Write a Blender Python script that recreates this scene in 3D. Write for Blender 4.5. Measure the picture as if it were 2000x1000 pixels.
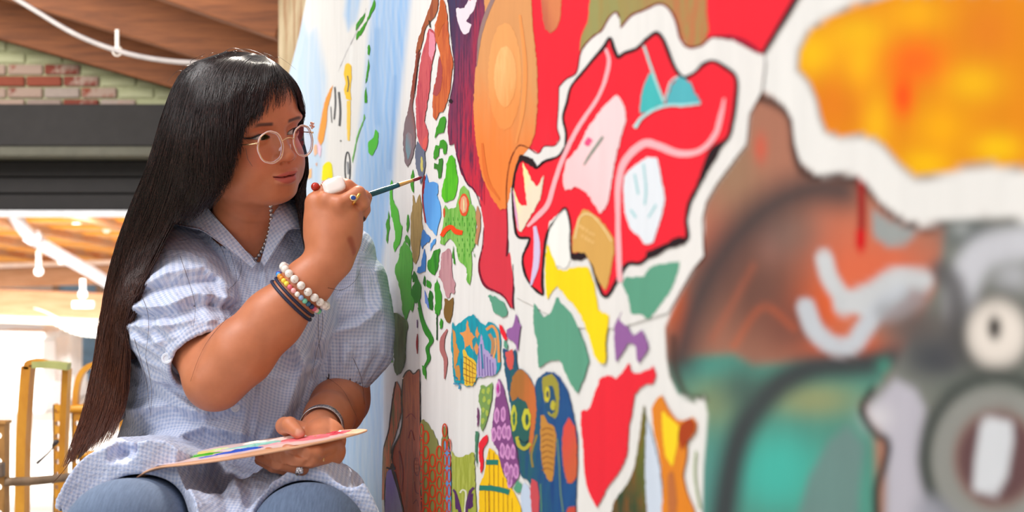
import bpy, bmesh, math, random
import numpy as np
from mathutils import Vector, Matrix
S = bpy.context.scene
COL = S.collection
PI = math.pi
for _o in list(bpy.data.objects): bpy.data.objects.remove(_o)

# ---------------------------------------------------------------- camera, light, exposure
F = 2400.0; CH = 1.2                                   # focal length in px, camera height
cam_d = bpy.data.cameras.new('camera'); cam = bpy.data.objects.new('camera', cam_d); COL.objects.link(cam)
cam_d.sensor_width = 36; cam_d.lens = 36 * F / 2000; cam_d.clip_start = .02
cam.location = (0, 0, CH); cam.rotation_euler = (PI/2, 0, 0)
cam_d.dof.use_dof = True; cam_d.dof.focus_distance = 1.97
cam_d.dof.aperture_fstop = cam_d.lens / 1000 / .0100
S.camera = cam
S.view_settings.view_transform = 'Standard'; S.view_settings.look = 'None'
S.view_settings.gamma = 1; S.view_settings.use_curve_mapping = False
S.view_settings.exposure = 0.08
W = bpy.data.worlds.new('world'); S.world = W; W.use_nodes = True
W.node_tree.nodes['Background'].inputs[0].default_value = (.93, .97, 1, 1)
W.node_tree.nodes['Background'].inputs[1].default_value = .66

def light(name, kind, loc, target, energy, color=(1, 1, 1), size=1, sizey=None):
    d = bpy.data.lights.new(name, kind); o = bpy.data.objects.new(name, d); COL.objects.link(o)
    o.location = loc; d.energy = energy; d.color = color
    if kind == 'AREA':
        d.size = size
        if sizey: d.shape = 'RECTANGLE'; d.size_y = sizey
    if kind == 'SUN': d.angle = size
    o.rotation_euler = (Vector(target) - Vector(loc)).to_track_quat('-Z', 'Y').to_euler()
    return o
light('sun', 'SUN', (-.85, 2.8, 2.3), (-.55, 1.8, .9), 4.0, (1, .93, .82), math.radians(1.0))
light('side_fill', 'AREA', (-3.2, -1.2, 3.0), (-.2, 1.9, 1.1), 54, (1, .985, .975), 2.2, 1.6)  # added soft lamp, left and behind the camera; no window stands there
light('yard_fill', 'AREA', (-3.0, 5.98, 1.60), (-3.4, 12.0, .2), 520, (1, .98, .96), 3.4, .22)  # added lamp hidden behind the header to brighten the yard
light('back_wall_fill', 'AREA', (-2.4, 3.1, 2.5), (-2.2, 5.5, 1.6), 62, (1, .97, .92), 1.6, .8)  # added fill above the frame, brightens the back wall
light('high_light', 'AREA', (-1.5, 1.3, 3.3), (-.6, 2.05, 1.1), 54, (1, .985, .975), 1.3, 1.0)

# ---------------------------------------------------------------- helpers
def P(px, py, Y): return Vector(((px - 1000) / F * Y, Y, CH + (500 - py) / F * Y))
def lin(c):
    c = [v / 255 for v in c[:3]]
    return tuple(v / 12.92 if v <= .04045 else ((v + .055) / 1.055) ** 2.4 for v in c)
def link(o, parent=None):
    COL.objects.link(o)
    if parent is not None: o.parent = parent
    return o
def mesh_obj(name, verts, faces, mat=None, parent=None, smooth=False):
    me = bpy.data.meshes.new(name); me.from_pydata([tuple(v) for v in verts], [], [tuple(f) for f in faces]); me.update()
    if mat: me.materials.append(mat)
    if smooth: me.polygons.foreach_set('use_smooth', [True] * len(me.polygons))
    return link(bpy.data.objects.new(name, me), parent)
def np_mesh(name, V, Q, mat=None, parent=None, smooth=True, col=None):
    """V (n,3), Q (m,4) or (m,3) arrays"""
    me = bpy.data.meshes.new(name); V = np.asarray(V, np.float32); Q = np.asarray(Q, np.int32); k = Q.shape[1]
    me.vertices.add(len(V)); me.vertices.foreach_set('co', V.ravel())
    me.loops.add(Q.size); me.loops.foreach_set('vertex_index', Q.ravel())
    me.polygons.add(len(Q)); me.polygons.foreach_set('loop_start', np.arange(0, Q.size, k, dtype=np.int32))
    me.polygons.foreach_set('loop_total', np.full(len(Q), k, np.int32)) if False else None
    me.polygons.foreach_set('use_smooth', np.full(len(Q), smooth)); me.update(); me.validate()
    if col is not None:
        a = me.color_attributes.new('col', 'FLOAT_COLOR', 'POINT'); c = np.ones((len(V), 4), np.float32); c[:, :col.shape[1]] = col
        a.data.foreach_set('color', c.ravel())
    if mat: me.materials.append(mat)
    return link(bpy.data.objects.new(name, me), parent)
def tag(o, label=None, cat=None, group=None, kind=None):
    if label: o['label'] = label
    if cat: o['category'] = cat
    if group: o['group'] = group
    if kind: o['kind'] = kind
    return o
def empty(name, loc, label=None, cat=None, group=None, kind=None):
    o = bpy.data.objects.new(name, None); o.location = loc; o.empty_display_size = .05; COL.objects.link(o)
    return tag(o, label, cat, group, kind)
def under(o, root):                                    # parent keeping world place (root has location only)
    o.parent = root; o.location = Vector(o.location) - Vector(root.location); return o

class NT:
    def __init__(s, name):
        s.m = bpy.data.materials.new(name); s.m.use_nodes = True; s.t = s.m.node_tree; s.b = s.t.nodes['Principled BSDF']
    def n(s, t, **k):
        q = s.t.nodes.new(t)
        for a, v in k.items(): setattr(q, a, v)
        return q
    def l(s, a, b): s.t.links.new(a, b)
    def set(s, **k):
        for a, v in k.items():
            i = s.b.inputs[a.replace('_', ' ')]
            if isinstance(v, (tuple, list)) and len(v) == 3: v = (*v, 1)
            i.default_value = v
        return s
    def coord(s, scale=(1, 1, 1), out='Object'):
        c = s.n('ShaderNodeTexCoord'); m = s.n('ShaderNodeMapping'); m.inputs['Scale'].default_value = scale
        s.l(c.outputs[out], m.inputs[0]); return m.outputs[0]
    def noise(s, vec, scale=5, detail=4, rough=.55):
        q = s.n('ShaderNodeTexNoise'); q.inputs['Scale'].default_value = scale; q.inputs['Detail'].default_value = detail
        q.inputs['Roughness'].default_value = rough
        if vec is not None: s.l(vec, q.inputs['Vector'])
        return q.outputs['Fac']
    def ramp(s, fac, stops):
        r = s.n('ShaderNodeValToRGB'); e = r.color_ramp.elements
        while len(e) < len(stops): e.new(.5)
        for q, (p, c) in zip(e, stops):
            q.position = p; q.color = (*c, 1) if len(c) == 3 else c
        s.l(fac, r.inputs[0]); return r.outputs['Color']
    def mix(s, f, a, b, mode='MIX'):
        q = s.n('ShaderNodeMix', data_type='RGBA', blend_type=mode)
        for k, v in ((0, f), (6, a), (7, b)):
            if isinstance(v, bpy.types.NodeSocket): s.l(v, q.inputs[k])
            elif isinstance(v, (int, float)): q.inputs[k].default_value = v
            else: q.inputs[k].default_value = (*v, 1)
        return q.outputs[2]
    def math(s, op, a, b=None, c=None):
        q = s.n('ShaderNodeMath', operation=op)
        for k, v in enumerate((a, b, c)):
            if v is None: continue
            if isinstance(v, bpy.types.NodeSocket): s.l(v, q.inputs[k])
            else: q.inputs[k].default_value = v
        return q.outputs[0]
    def bump(s, h, strength=.3, dist=.001):
        q = s.n('ShaderNodeBump'); q.inputs['Strength'].default_value = strength; q.inputs['Distance'].default_value = dist
        s.l(h, q.inputs['Height']); s.l(q.outputs[0], s.b.inputs['Normal']); return q
    def col(s, sock): s.l(sock, s.b.inputs['Base Color'])

def mat_plain(name, c, rough=.5, metal=0, var=.12, scale=20, bump=0, **k):
    t = NT(name); t.set(Roughness=rough, Metallic=metal, **k); L = lin(c)
    v = t.coord(); n = t.noise(v, scale)
    t.col(t.ramp(n, [(.3, tuple(x * (1 - var) for x in L)), (.7, tuple(min(1, x * (1 + var)) for x in L))]))
    if bump: t.bump(n, bump, .002)
    return t.m
_mc = {}
def mp(c, rough=.5, **k):
    key = (tuple(c), rough, tuple(sorted(k.items())))
    if key not in _mc: _mc[key] = mat_plain('paint_%02x%02x%02x' % tuple(c), c, rough, **k)
    return _mc[key]

def box(name, c, s, mat, parent=None, bevel=0, rot=None):
    x, y, z = (q / 2 for q in s)
    bm = bmesh.new(); bmesh.ops.create_cube(bm, size=1)
    for v in bm.verts: v.co = Vector((v.co.x * s[0], v.co.y * s[1], v.co.z * s[2]))
    if bevel: bmesh.ops.bevel(bm, geom=bm.edges[:] + bm.verts[:], offset=bevel, segments=2, affect='EDGES', profile=.5)
    if rot is not None: bmesh.ops.transform(bm, matrix=rot.to_4x4(), verts=bm.verts)
    bmesh.ops.translate(bm, vec=Vector(c), verts=bm.verts)
    me = bpy.data.meshes.new(name); bm.to_mesh(me); bm.free(); me.materials.append(mat)
    return link(bpy.data.objects.new(name, me), parent)
def beam(name, a, b, w, h, mat, parent=None, bevel=.004, roll=0):
    a = Vector(a); b = Vector(b); d = b - a; q = d.to_track_quat('X', 'Z').to_matrix() @ Matrix.Rotation(roll, 3, 'X')
    return box(name, (a + b) / 2, (d.length, w, h), mat, parent, bevel, q)
def catmull(pts, n):
    p = np.asarray(pts, float)
    if len(p) < 3:
        t = np.linspace(0, 1, n)[:, None]; return p[0] * (1 - t) + p[-1] * t
    seg = np.r_[0, np.cumsum(np.linalg.norm(np.diff(p[:, :3], axis=0), axis=1) ** .5 + 1e-9)]; u = np.linspace(0, seg[-1], n)
    m = np.zeros_like(p); m[1:-1] = (p[2:] - p[:-2]) / (seg[2:] - seg[:-2])[:, None]
    m[0] = (p[1] - p[0]) / (seg[1] - seg[0]); m[-1] = (p[-1] - p[-2]) / (seg[-1] - seg[-2])
    i = np.clip(np.searchsorted(seg, u, side='right') - 1, 0, len(p) - 2); h = (seg[i + 1] - seg[i]); t = (u - seg[i]) / h
    t = t[:, None]; h = h[:, None]
    return (2*t**3-3*t**2+1)*p[i] + (t**3-2*t**2+t)*h*m[i] + (-2*t**3+3*t**2)*p[i+1] + (t**3-t**2)*h*m[i+1]
def tube_np(C, R, k=8, cap=True, flat=None):
    """C (n,3) centres, R (n,) radii -> V, Q (quads; caps collapse to the centre)"""
    C = np.asarray(C, float); n = len(C); R = np.broadcast_to(np.asarray(R, float), (n,))
    T = np.gradient(C, axis=0); T /= np.linalg.norm(T, axis=1)[:, None] + 1e-12
    up = np.array([0, 0, 1.]) if abs(T[0][2]) < .9 else np.array([0, 1., 0])
    N = np.zeros_like(C); a = np.cross(T[0], up); N[0] = a / np.linalg.norm(a)
    for i in range(1, n):
        a = N[i-1] - T[i] * np.dot(N[i-1], T[i]); N[i] = a / (np.linalg.norm(a) + 1e-12)
    B = np.cross(T, N); an = np.arange(k) * 2 * PI / k
    V = C[:, None] + R[:, None, None] * (np.cos(an)[None, :, None] * N[:, None] * (flat or 1) + np.sin(an)[None, :, None] * B[:, None])
    V = V.reshape(-1, 3); i, j = np.meshgrid(np.arange(n-1), np.arange(k), indexing='ij'); j2 = (j + 1) % k
    Q = np.stack([i*k+j, i*k+j2, (i+1)*k+j2, (i+1)*k+j], -1).reshape(-1, 4)
    if cap:
        V = np.vstack([V, C[0], C[-1]]); c0 = n*k; j = np.arange(0, k); j2 = (j+1) % k
        Q = np.vstack([Q] + [np.array([[c0, (q+1) % k, q, c0]])[:, :] for q in []])
        fan = []
        for q in range(0, k, 2): fan.append([c0, (q+2) % k, (q+1) % k, q]); fan.append([c0+1, (n-1)*k+q, (n-1)*k+(q+1) % k, (n-1)*k+(q+2) % k])
        Q = np.vstack([Q, np.array(fan)])
    return V, Q
def tube(name, pts, r, mat, parent=None, k=8, n=None, flat=None):
    n = n or max(2, len(pts) * 6); q = [list(p) + [rr] for p, rr in zip(pts, (r if hasattr(r, '__len__') else [r] * len(pts)))]
    c = catmull(q, n) if len(pts) > 2 else catmull(q, 2)
    V, Q = tube_np(c[:, :3], c[:, 3], k, True, flat)
    return np_mesh(name, V, Q, mat, parent)
def join_np(parts):
    Vs, Qs, o = [], [], 0
    for V, Q in parts: Vs.append(V); Qs.append(np.asarray(Q) + o); o += len(V)
    return np.vstack(Vs), np.vstack(Qs)
def sphere_np(c, r, nu=12, nv=8, sc=(1, 1, 1)):
    u = np.arange(nu) * 2 * PI / nu; v = np.linspace(0, PI, nv + 1)
    V = np.stack([np.outer(np.sin(v), np.cos(u)), np.outer(np.sin(v), np.sin(u)), np.outer(np.cos(v), np.ones(nu))], -1).reshape(-1, 3) * r * np.array(sc) + np.array(c)
    i, j = np.meshgrid(np.arange(nv), np.arange(nu), indexing='ij'); j2 = (j + 1) % nu
    return V, np.stack([i*nu+j, (i+1)*nu+j, (i+1)*nu+j2, i*nu+j2], -1).reshape(-1, 4)
# ---------------------------------------------------------------- setting
def wood(name, c1, c2, scale=(1.5, 14, 14), rough=.7):
    t = NT(name); v = t.coord(scale); n = t.noise(v, 3, 6, .6); t.col(t.ramp(n, [(.25, lin(c1)), (.75, lin(c2))])); t.set(Roughness=rough); t.bump(n, .3, .004); return t.m
M_raft = wood('rafter_wood', (104, 56, 28), (158, 94, 52)); M_deck = wood('deck_wood', (86, 44, 22), (120, 66, 34))
M_floor = mat_plain('concrete_floor', (176, 172, 166), .8, scale=6, bump=.2)
WX = lambda Y: .4553 - .303 * Y                        # mural wall line: x as a function of depth
WN = Vector((-1, -.303, 0)).normalized()               # its normal, into the room
WD = Vector((-.303, 1, 0)).normalized()                # along it, away from the camera
EX = .4553

def plaster():
    t = NT('rough_painted_plaster'); v = t.coord(); n = t.noise(v, 3, 6, .6); n2 = t.noise(t.coord((1, 1, .35)), 9, 5, .6)
    c = t.ramp(n, [(.3, lin((132, 122, 100))), (.5, lin((168, 148, 116))), (.7, lin((196, 180, 150)))])
    c = t.mix(t.ramp(n2, [(.5, (0, 0, 0)), (.62, (1, 1, 1))]), c, lin((150, 112, 78)))
    t.col(c); t.set(Roughness=.85); t.bump(n2, .5, .01); return t.m
floor = tag(box('floor', (0, 8, -.05), (24, 26, .1), M_floor), kind='structure')
# the mural wall: a long slab along WD
a = Vector((WX(-1.5), -1.5, 0)); b = Vector((WX(4.05), 4.05, 0)); m = (a + b) / 2 - WN * .10; m.z = 1.5
q = WD.to_track_quat('X', 'Z').to_matrix()
wall_r = tag(box('wall_right', m, ((b - a).length, .2 - .004, 3.0), plaster(), None, 0, q), kind='structure')

# back wall at Y=BY with exposed bricks, lintel and opening below
BY = 5.5
def greenwall():
    t = NT('green_painted_masonry'); n = t.noise(t.coord((1, 1, 4)), 3, 5, .6)
    t.col(t.ramp(n, [(.3, lin((168, 170, 130))), (.7, lin((196, 196, 160)))])); t.set(Roughness=.9)
    t.bump(t.noise(t.coord((1, 1, 6)), 4, 3), .6, .02); return t.m
zl = P(0, 216, BY).z
wall_b = tag(box('wall_back', (-2.0, BY + .15, (zl + 3.4) / 2), (6.4, .3, 3.4 - zl), greenwall()), kind='structure')
# bricks: exposed courses proud of the paint, each its own child of the wall
rb = random.Random(4); bl, bh = .215, .062; mesh_b = None
bm_ = bmesh.new(); bmesh.ops.create_cube(bm_, size=1)
for v in bm_.verts: v.co = Vector((v.co.x * .155, v.co.y * .06, v.co.z * .044))
bmesh.ops.bevel(bm_, geom=bm_.edges[:], offset=.004, segments=1, affect='EDGES')
brick_me = []
def brickmat(i, c):
    t = NT('old_brick_%d' % i); n = t.noise(t.coord(), 14, 5, .65); v = t.mix(t.noise(t.coord(), 40, 3), lin(c), tuple(x * .7 for x in lin(c)))
    oi = t.n('ShaderNodeObjectInfo'); k = t.math('ADD', n, t.math('MULTIPLY', t.math('SUBTRACT', oi.outputs['Random'], .5), .35))
    t.col(t.mix(t.ramp(k, [(.50, (0, 0, 0)), (.62, (1, 1, 1))]), v, lin((178, 152, 138)))); t.set(Roughness=.9); t.bump(n, .5, .006); return t.m
for i, c in enumerate([(160, 82, 62), (146, 70, 56), (172, 100, 78), (128, 66, 56), (186, 168, 158), (172, 150, 140)]):
    me = bpy.data.meshes.new('brick'); bm_.to_mesh(me); me.materials.append(brickmat(i, c)); brick_me.append(me)
bm_.free()
# painted courses over the whole visible wall share the wall's green
gm = bpy.data.meshes.new('brick'); gm.from_pydata([v.co[:] for v in brick_me[0].vertices], [], [p.vertices[:] for p in brick_me[0].polygons]); gm.materials.append(wall_b.data.materials[0])
for r in range(13):
    zz = zl + .026 + r * .052
    py = 500 - (zz - CH) * F / BY
    for k in range(16):
        x = -2.42 + k * .165 + (r % 2) * .08
        px = 1000 + x * F / BY
        if px > 560: continue
        exposed = (py > 126 + 10 * math.sin(k * 2.1)) and px < 150 + (py - 126) * 1.5 + 20 * math.sin(r * 3 + k)
        if exposed:
            me = brick_me[(rb.choice([0, 0, 1, 2, 3, 4]) if py < 190 else rb.choice([1, 4, 4, 5]))]; yy = -.005
        else: me = gm; yy = -.001
        o = bpy.data.objects.new('brick', me); link(o, wall_b)
        o.location = (x, BY + .03 - .012 + yy + rb.uniform(-.003, .003), zz); o.rotation_euler = (0, rb.uniform(-.01, .01), 0)
M_steel = mat_plain('dark_steel', (44, 41, 41), .8); M_steel2 = mat_plain('black_steel', (38, 35, 36), .8)
M_strip = mat_plain('green_grey_trim', (92, 90, 78), .7)
z1, z2, z3, z4 = P(0, 216, BY).z, P(0, 294, BY).z, P(0, 313, BY).z, P(0, 411, BY).z
tag(box('trim_1', (-2.0, BY - .12, (z1 + z2) / 2), (6.4, .24, z1 - z2), M_steel, None, .006), kind='structure')
tag(box('trim_2', (-2.0, BY - .08, (z2 + z3) / 2), (6.4, .30, z2 - z3 - .002), M_strip, None, .006), kind='structure')
dr = empty('door_1', (-2.0, BY + .05, 0), kind='structure')
under(box('door_backing', (-2.0, BY + .07, (z3 + z4) / 2), (6.2, .03, z3 - z4), M_steel2), dr)
for i in range(3):                                     # the rolled-up sectional door
    h = (z3 - z4) / 3
    under(box('door_panel', (-2.0, BY + .02, z3 - h * (i + .5)), (6.2, .05, h - .006), M_steel2, None, .005), dr)
tag(box('trim_3', (-2.0, BY + .04, z4 - .014), (6.4, .12, .028), mat_plain('pale_rail', (226, 226, 232), .5)), kind='structure')
tag(box('wall_left', (-5.3, 2.0, 1.7), (.2, 7.6, 3.4), greenwall()), kind='structure')

# sloping rafters and roof deck
ceil = empty('ceiling', (0, 3, 3.0), kind='structure')
def raf(ax, ay, bx, by, Y, h, w, m=M_raft):
    a = P(ax, ay, Y); b = P(bx, by, Y); d = (b - a).normalized()
    a = a - d * 1.2; b = b + d * .02
    under(beam('rafter', a, b, w, h, m, None, .006), ceil)
raf(-60, 14, 566, 190, 5.30, .20, .12)
raf(60, -30, 545, 118, 4.75, .17, .10)
raf(330, -45, 548, 30, 4.25, .17, .10)
# deck boards above the rafters, one sloping board after the other
sl = (P(566, 190, 5.3) - P(-60, 14, 5.3)).normalized()
for i in range(26):
    y = 3.55 + i * .145
    t_ = (y - 3.4) / 2.0
    c = P(300, 46, 5.3); a = c - sl * 2.4; b = c + sl * .75
    up = .16 + .10 * (5.3 - y) / 2
    a = Vector((a.x, y, a.z + up)); b = Vector((b.x, y, b.z + up))
    if y < 5.6: under(beam('deck_board', a, b, .138, .03, M_deck, None, .003), ceil)
# dark header where the rafters meet the mural wall
under(beam('header_beam', P(556, -160, 4.2), P(556, 205, 5.6), .16, .22, M_raft, None, .006), ceil)
# conduit sagging under the rafters
cab = tube('power_cable', [P(-30, -40, 4.4), P(60, 15, 4.4), P(150, 68, 4.4), P(240, 102, 4.4), P(330, 119, 4.4), P(420, 122, 4.4), P(520, 112, 4.4)], .0095, mat_plain('grey_cable', (176, 168, 166), .5), n=40)
tag(cab, 'grey cable sagging below the wooden rafters', 'cable')
cl = empty('cable_clip', P(229, 100, 4.4), 'small white clip hanging the grey cable from a rafter', 'clip')
under(box('strap', P(229, 78, 4.4), (.014, .01, .075), mat_plain('white_plastic', (226, 216, 206), .5), None, .002), cl)
under(tube('loop', [P(229 + 9 * math.cos(q), 100 + 9 * math.sin(q), 4.4) for q in np.linspace(0, 6.28, 9)], .003, mp((226, 216, 206)), n=24), cl)

# ---------------------------------------------------------------- courtyard beyond the opening
def see_light(m, w=.6):                                # translucency added so boards and girders look sunlit from below
    t = m.node_tree; o = t.nodes['Material Output']; b = t.nodes['Principled BSDF']; tr = t.nodes.new('ShaderNodeBsdfTranslucent'); mx = t.nodes.new('ShaderNodeMixShader'); mx.inputs[0].default_value = w
    t.links.new(b.inputs['Base Color'].links[0].from_socket, tr.inputs[0]); t.links.new(b.outputs[0], mx.inputs[1]); t.links.new(tr.outputs[0], mx.inputs[2]); t.links.new(mx.outputs[0], o.inputs[0])
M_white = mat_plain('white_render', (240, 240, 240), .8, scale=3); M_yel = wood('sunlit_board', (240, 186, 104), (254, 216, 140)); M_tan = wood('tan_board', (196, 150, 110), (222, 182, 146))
yard = empty('roof_slats', (0, 11, 2), kind='structure'); yard.name = 'trim_4'
see_light(M_yel); see_light(M_tan, .4)
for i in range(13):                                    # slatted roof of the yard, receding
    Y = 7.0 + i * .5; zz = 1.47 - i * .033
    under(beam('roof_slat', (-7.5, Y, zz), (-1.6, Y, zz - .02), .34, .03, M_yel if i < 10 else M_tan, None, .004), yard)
for i in range(5):
    x = -4.3 + i * .62
    under(beam('roof_joist', (x, 6.6, 1.44), (x + .5, 13.4, .99), .05, .05, M_tan, None, .004), yard)
gr = empty('steel_truss', P(60, 440, 7.2), 'long pale grey steel tube sloping under the yard roof', 'tube')
under(tube('main_tube', [P(20, 410, 7.2), P(70, 468, 7.5), P(200, 545, 8.2), P(330, 640, 9.0)], .042, mat_plain('pale_steel', (196, 196, 204), .4, .3), n=30), gr)
under(tube('end_collar', [P(60, 458, 7.45), P(70, 466, 7.5)], .055, mp((180, 180, 188)), n=4), gr)
yd = tag(box('wall_front', (-4.6, 16.2, 1.3), (12, .2, 2.9), mat_plain('far_wall', (205, 180, 158), .9, scale=2)), kind='structure')
beamm = empty('girder', (-4, 11, 1.4), 'wide pale wooden girder crossing the sunlit yard', 'girder')
under(beam('girder_body', P(-160, 548, 10.2), P(330, 532, 10.2), .14, .16, M_tan, None, .01), beamm)
under(beam('flange', P(-160, 524, 10.1), P(330, 508, 10.1), .18, .04, mp((244, 236, 230)), None, .006), beamm)
g2 = empty('girder', (-4, 13, 1), 'low tan girder above the blue yard door', 'girder')
under(beam('girder_body', P(-160, 586, 9.3), P(330, 606, 9.3), .14, .22, M_tan, None, .01), g2)
under(beam('flange', P(-160, 616, 9.2), P(330, 634, 9.2), .18, .05, mp((240, 225, 205)), None, .006), g2)
for i, (x0, x1, Y, lab) in enumerate([(14, 96, 9.6, 'wide white rendered pillar at the left of the yard'), (104, 150, 10.4, 'narrower white rendered pillar beside the grey doorway')]):
    p = empty('white_pillar', P((x0 + x1) / 2, 900, Y), lab, 'pillar')
    a = P(x0, 0, Y).x; b = P(x1, 0, Y).x
    p.location.z = 0
    under(box('shaft', ((a + b) / 2, Y, .28), (b - a, .3, .56), M_white, None, .02), p)
    under(box('pillar_cap', ((a + b) / 2, Y, .59), (b - a + .06, .36, .06), M_white, None, .01), p)
    under(box('plinth', ((a + b) / 2, Y, .10), (b - a + .06, .36, .20), M_white, None, .01), p)
d2 = empty('door_2', (P(165, 0, 11.8).x, 11.8, 0), kind='structure'); cx = P(148, 0, 11.8).x
under(box('door_leaf', (cx + .03, 11.8, .5), (.36, .05, 1.15), mat_plain('sky_blue_door', (112, 164, 214), .5)), d2)
for s_ in (-1, 1): under(box('door_frame', (cx + .03 + s_ * .21, 11.8, .52), (.06, .1, 1.2), mp((150, 140, 132))), d2)
under(box('door_handle', (cx - .09, 11.76, .5), (.02, .03, .12), mp((60, 60, 60))), d2)
wall_y = tag(box('wall_courtyard', (-3.3, 12.6, .6), (14, .1, 1.24), mat_plain('yard_white', (236, 236, 238), .9, scale=1)), kind='structure')
g = random.Random(9)
tag(tube('light_string', [P(112 + 76 * q, 629 + 22 * q + 6 * math.sin(q * 3.1) - 8, 8.6) for q in np.linspace(-.6, 1.6, 12)], .004, mp((210, 206, 200)), n=30), 'thin cable carrying the round yard bulbs', 'cable')
for i in range(9):                                     # string of globe lights
    t_ = i / 8; c = P(112 + 76 * t_, 632 + 22 * t_ + 6 * math.sin(t_ * 3.1), 8.6)
    e = empty('globe_light', c, ['leftmost small round bulb of the light string over the yard', 'second small bulb from the left on the light string', 'third small bulb from the left on the light string', 'fourth small bulb from the left on the light string', 'middle small bulb of the nine on the light string', 'fourth small bulb from the right on the light string', 'third small bulb from the right on the light string', 'second small bulb from the right on the light string', 'rightmost small bulb of the light string, next to the hair'][i], 'light bulb', 'string of globe lights')
    V, Q = sphere_np((0, 0, 0), .019, 10, 7); np_mesh('bulb', V, Q, mp((250, 246, 236), .3), e)
    V, Q = tube_np([(0, 0, .017), (0, 0, .032)], .009, 8); np_mesh('socket', V, Q, mp((225, 222, 218)), e)
for i, (px, py, ln, lab) in enumerate([(76, 530, 34, 'pendant light hanging farthest left on a pale rod'), (121, 508, 12, 'pendant light on a short rod below the steel tube'), (162, 575, 22, 'pendant light hanging lowest over the white fascia'), (150, 434, 6, 'pendant light tight under the sunlit roof boards'), (208, 446, 10, 'pendant light nearest the dark hair')]):
    c = P(px, py, 8.0); e = empty('pendant_light', c, lab, 'lamp')
    V, Q = sphere_np((0, 0, 0), .03, 12, 8); np_mesh('globe', V, Q, mp((250, 248, 244), .3), e)
    V, Q = tube_np([(0, 0, .026), (0, 0, .026 + ln / F * 8)], .018 if ln > 20 else .008, 8); np_mesh('rod', V, Q, mp((235, 232, 228)), e)
tag(box('sign_board', P(163, 595, 8.4), (.14, .04, .045), mp((252, 250, 248)), None, .004), 'short white fascia board under the low girder', 'board')

# ---------------------------------------------------------------- scaffold and ladder frames at the left
def orange():
    t = NT('orange_fibreglass'); n = t.noise(t.coord((2, 2, 1)), 8, 4); t.col(t.ramp(n, [(.3, lin((196, 124, 24))), (.7, lin((226, 158, 44)))])); t.set(Roughness=.4); return t.m
M_or = orange(); M_rust = mat_plain('worn_ochre_steel', (178, 128, 70), .55, .3, var=.3, scale=14)
def perforated(name, c, w, z0, z1, r, pitch, mat, parent, depth=.03, zoff=0, hx=0):
    """channel post: face plate with real round holes, two flanges"""
    V, Fc = [], []; n = max(1, int(round((z1 - z0) / pitch))); K = 12
    for k in range(n):
        zc = z0 + (k + .5) * (z1 - z0) / n; hh = (z1 - z0) / n / 2; o = len(V)
        for q in range(K):
            an = 2 * PI * q / K + PI / K; ca, sa = math.cos(an), math.sin(an); m_ = max(abs(ca), abs(sa))
            V.append((ca / m_ * w / 2, 0, zc + sa / m_ * hh)); 
        for q in range(K):
            an = 2 * PI * q / K + PI / K; V.append((hx + r * math.cos(an), 0, zc + r * math.sin(an)))
        for q in range(K):
            an = 2 * PI * q / K + PI / K; V.append((hx + r * math.cos(an), .004, zc + r * math.sin(an)))
        for q in range(K):
            q2 = (q + 1) % K; Fc.append((o + q, o + q2, o + K + q2, o + K + q)); Fc.append((o + K + q, o + K + q2, o + 2 * K + q2, o + 2 * K + q))
    o = mesh_obj(name, [(v[0] + c[0], v[1] + c[1], v[2]) for v in V], Fc, mat)
    under(o, parent)
    for s_ in (-1, 1): under(box('flange', (c[0] + s_ * (w / 2 - .002), c[1] + depth / 2, (z0 + z1) / 2), (.004, depth, z1 - z0), mat), parent)
sf = empty('scaffold_frame', (P(10, 0, 2.9).x, 2.9, 0), 'worn ochre scaffold post with round holes at the left edge', 'scaffold')
x0 = P(-4, 0, 2.9).x
perforated('post', (x0, 2.9), .031, .02, P(0, 826, 2.9).z, .0072, .0605, M_rust, sf, hx=.002)
perforated('post', (x0 - .045, 2.9), .045, .02, P(0, 826, 2.9).z, .0085, .12, M_rust, sf)
under(box('post_cap', (x0 - .02, 2.912, P(0, 826, 2.9).z), (.082, .034, .006), M_rust, None, .001), sf)
under(box('bracket', (x0 - .015, 2.89, P(0, 916, 2.9).z), (.068, .02, .034), mp((112, 92, 78)), None, .004), sf)
under(tube('cross_bar', [P(8, 941, 2.9), P(70, 939, 2.95), P(150, 930, 3.1)], .0105, mat_plain('weathered_tube', (150, 122, 96), .5, .2, var=.3), n=12, k=12), sf)
under(box('foot', (x0 - .01, 2.91, .01), (.1, .06, .02), mp((40, 40, 40))), sf)
lf = empty('guard_frame', (P(60, 0, 3.3).x, 3.3, 0), 'orange folding frame with a rounded top corner behind the scaffold post', 'frame')
def strap(name, pts, w, d, mat, parent, n=24):
    c = catmull([list(p) for p in pts], n); V, Fc = [], []
    for i, p in enumerate(c):
        t_ = c[min(i+1, n-1)] - c[max(i-1, 0)]; t_ /= np.linalg.norm(t_); s_ = np.cross(t_, (0, 1, 0)); s_ /= np.linalg.norm(s_) + 1e-9
        for a_, b_ in ((-1, -1), (1, -1), (1, 1), (-1, 1)): V.append(p + s_ * a_ * w / 2 + np.array([0, b_ * d / 2, 0]))
    for i in range(n-1):
        for k in range(4): Fc.append((i*4+k, i*4+(k+1) % 4, i*4+4+(k+1) % 4, i*4+4+k))
    Fc += [(3, 2, 1, 0), (n*4-4, n*4-3, n*4-2, n*4-1)]
    return under(mesh_obj(name, V, Fc, mat), parent)
g0 = P(38, 0, 3.3); strap('side_rail', [(g0.x, 3.3, .02), P(44, 960, 3.3), P(46, 860, 3.3), P(52, 760, 3.3), P(56, 715, 3.3)], .026, .04, M_or, lf)
strap('side_rail', [P(56, 720, 3.3), P(58, 709, 3.3), P(70, 706, 3.3), P(90, 710, 3.3)], .014, .04, M_or, lf, 12)
strap('top_strip', [P(66, 712, 3.29), P(100, 712, 3.29), P(135, 716, 3.29)], .018, .03, mat_plain('faded_green_strip', (178, 178, 110), .5), lf, 10)
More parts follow.
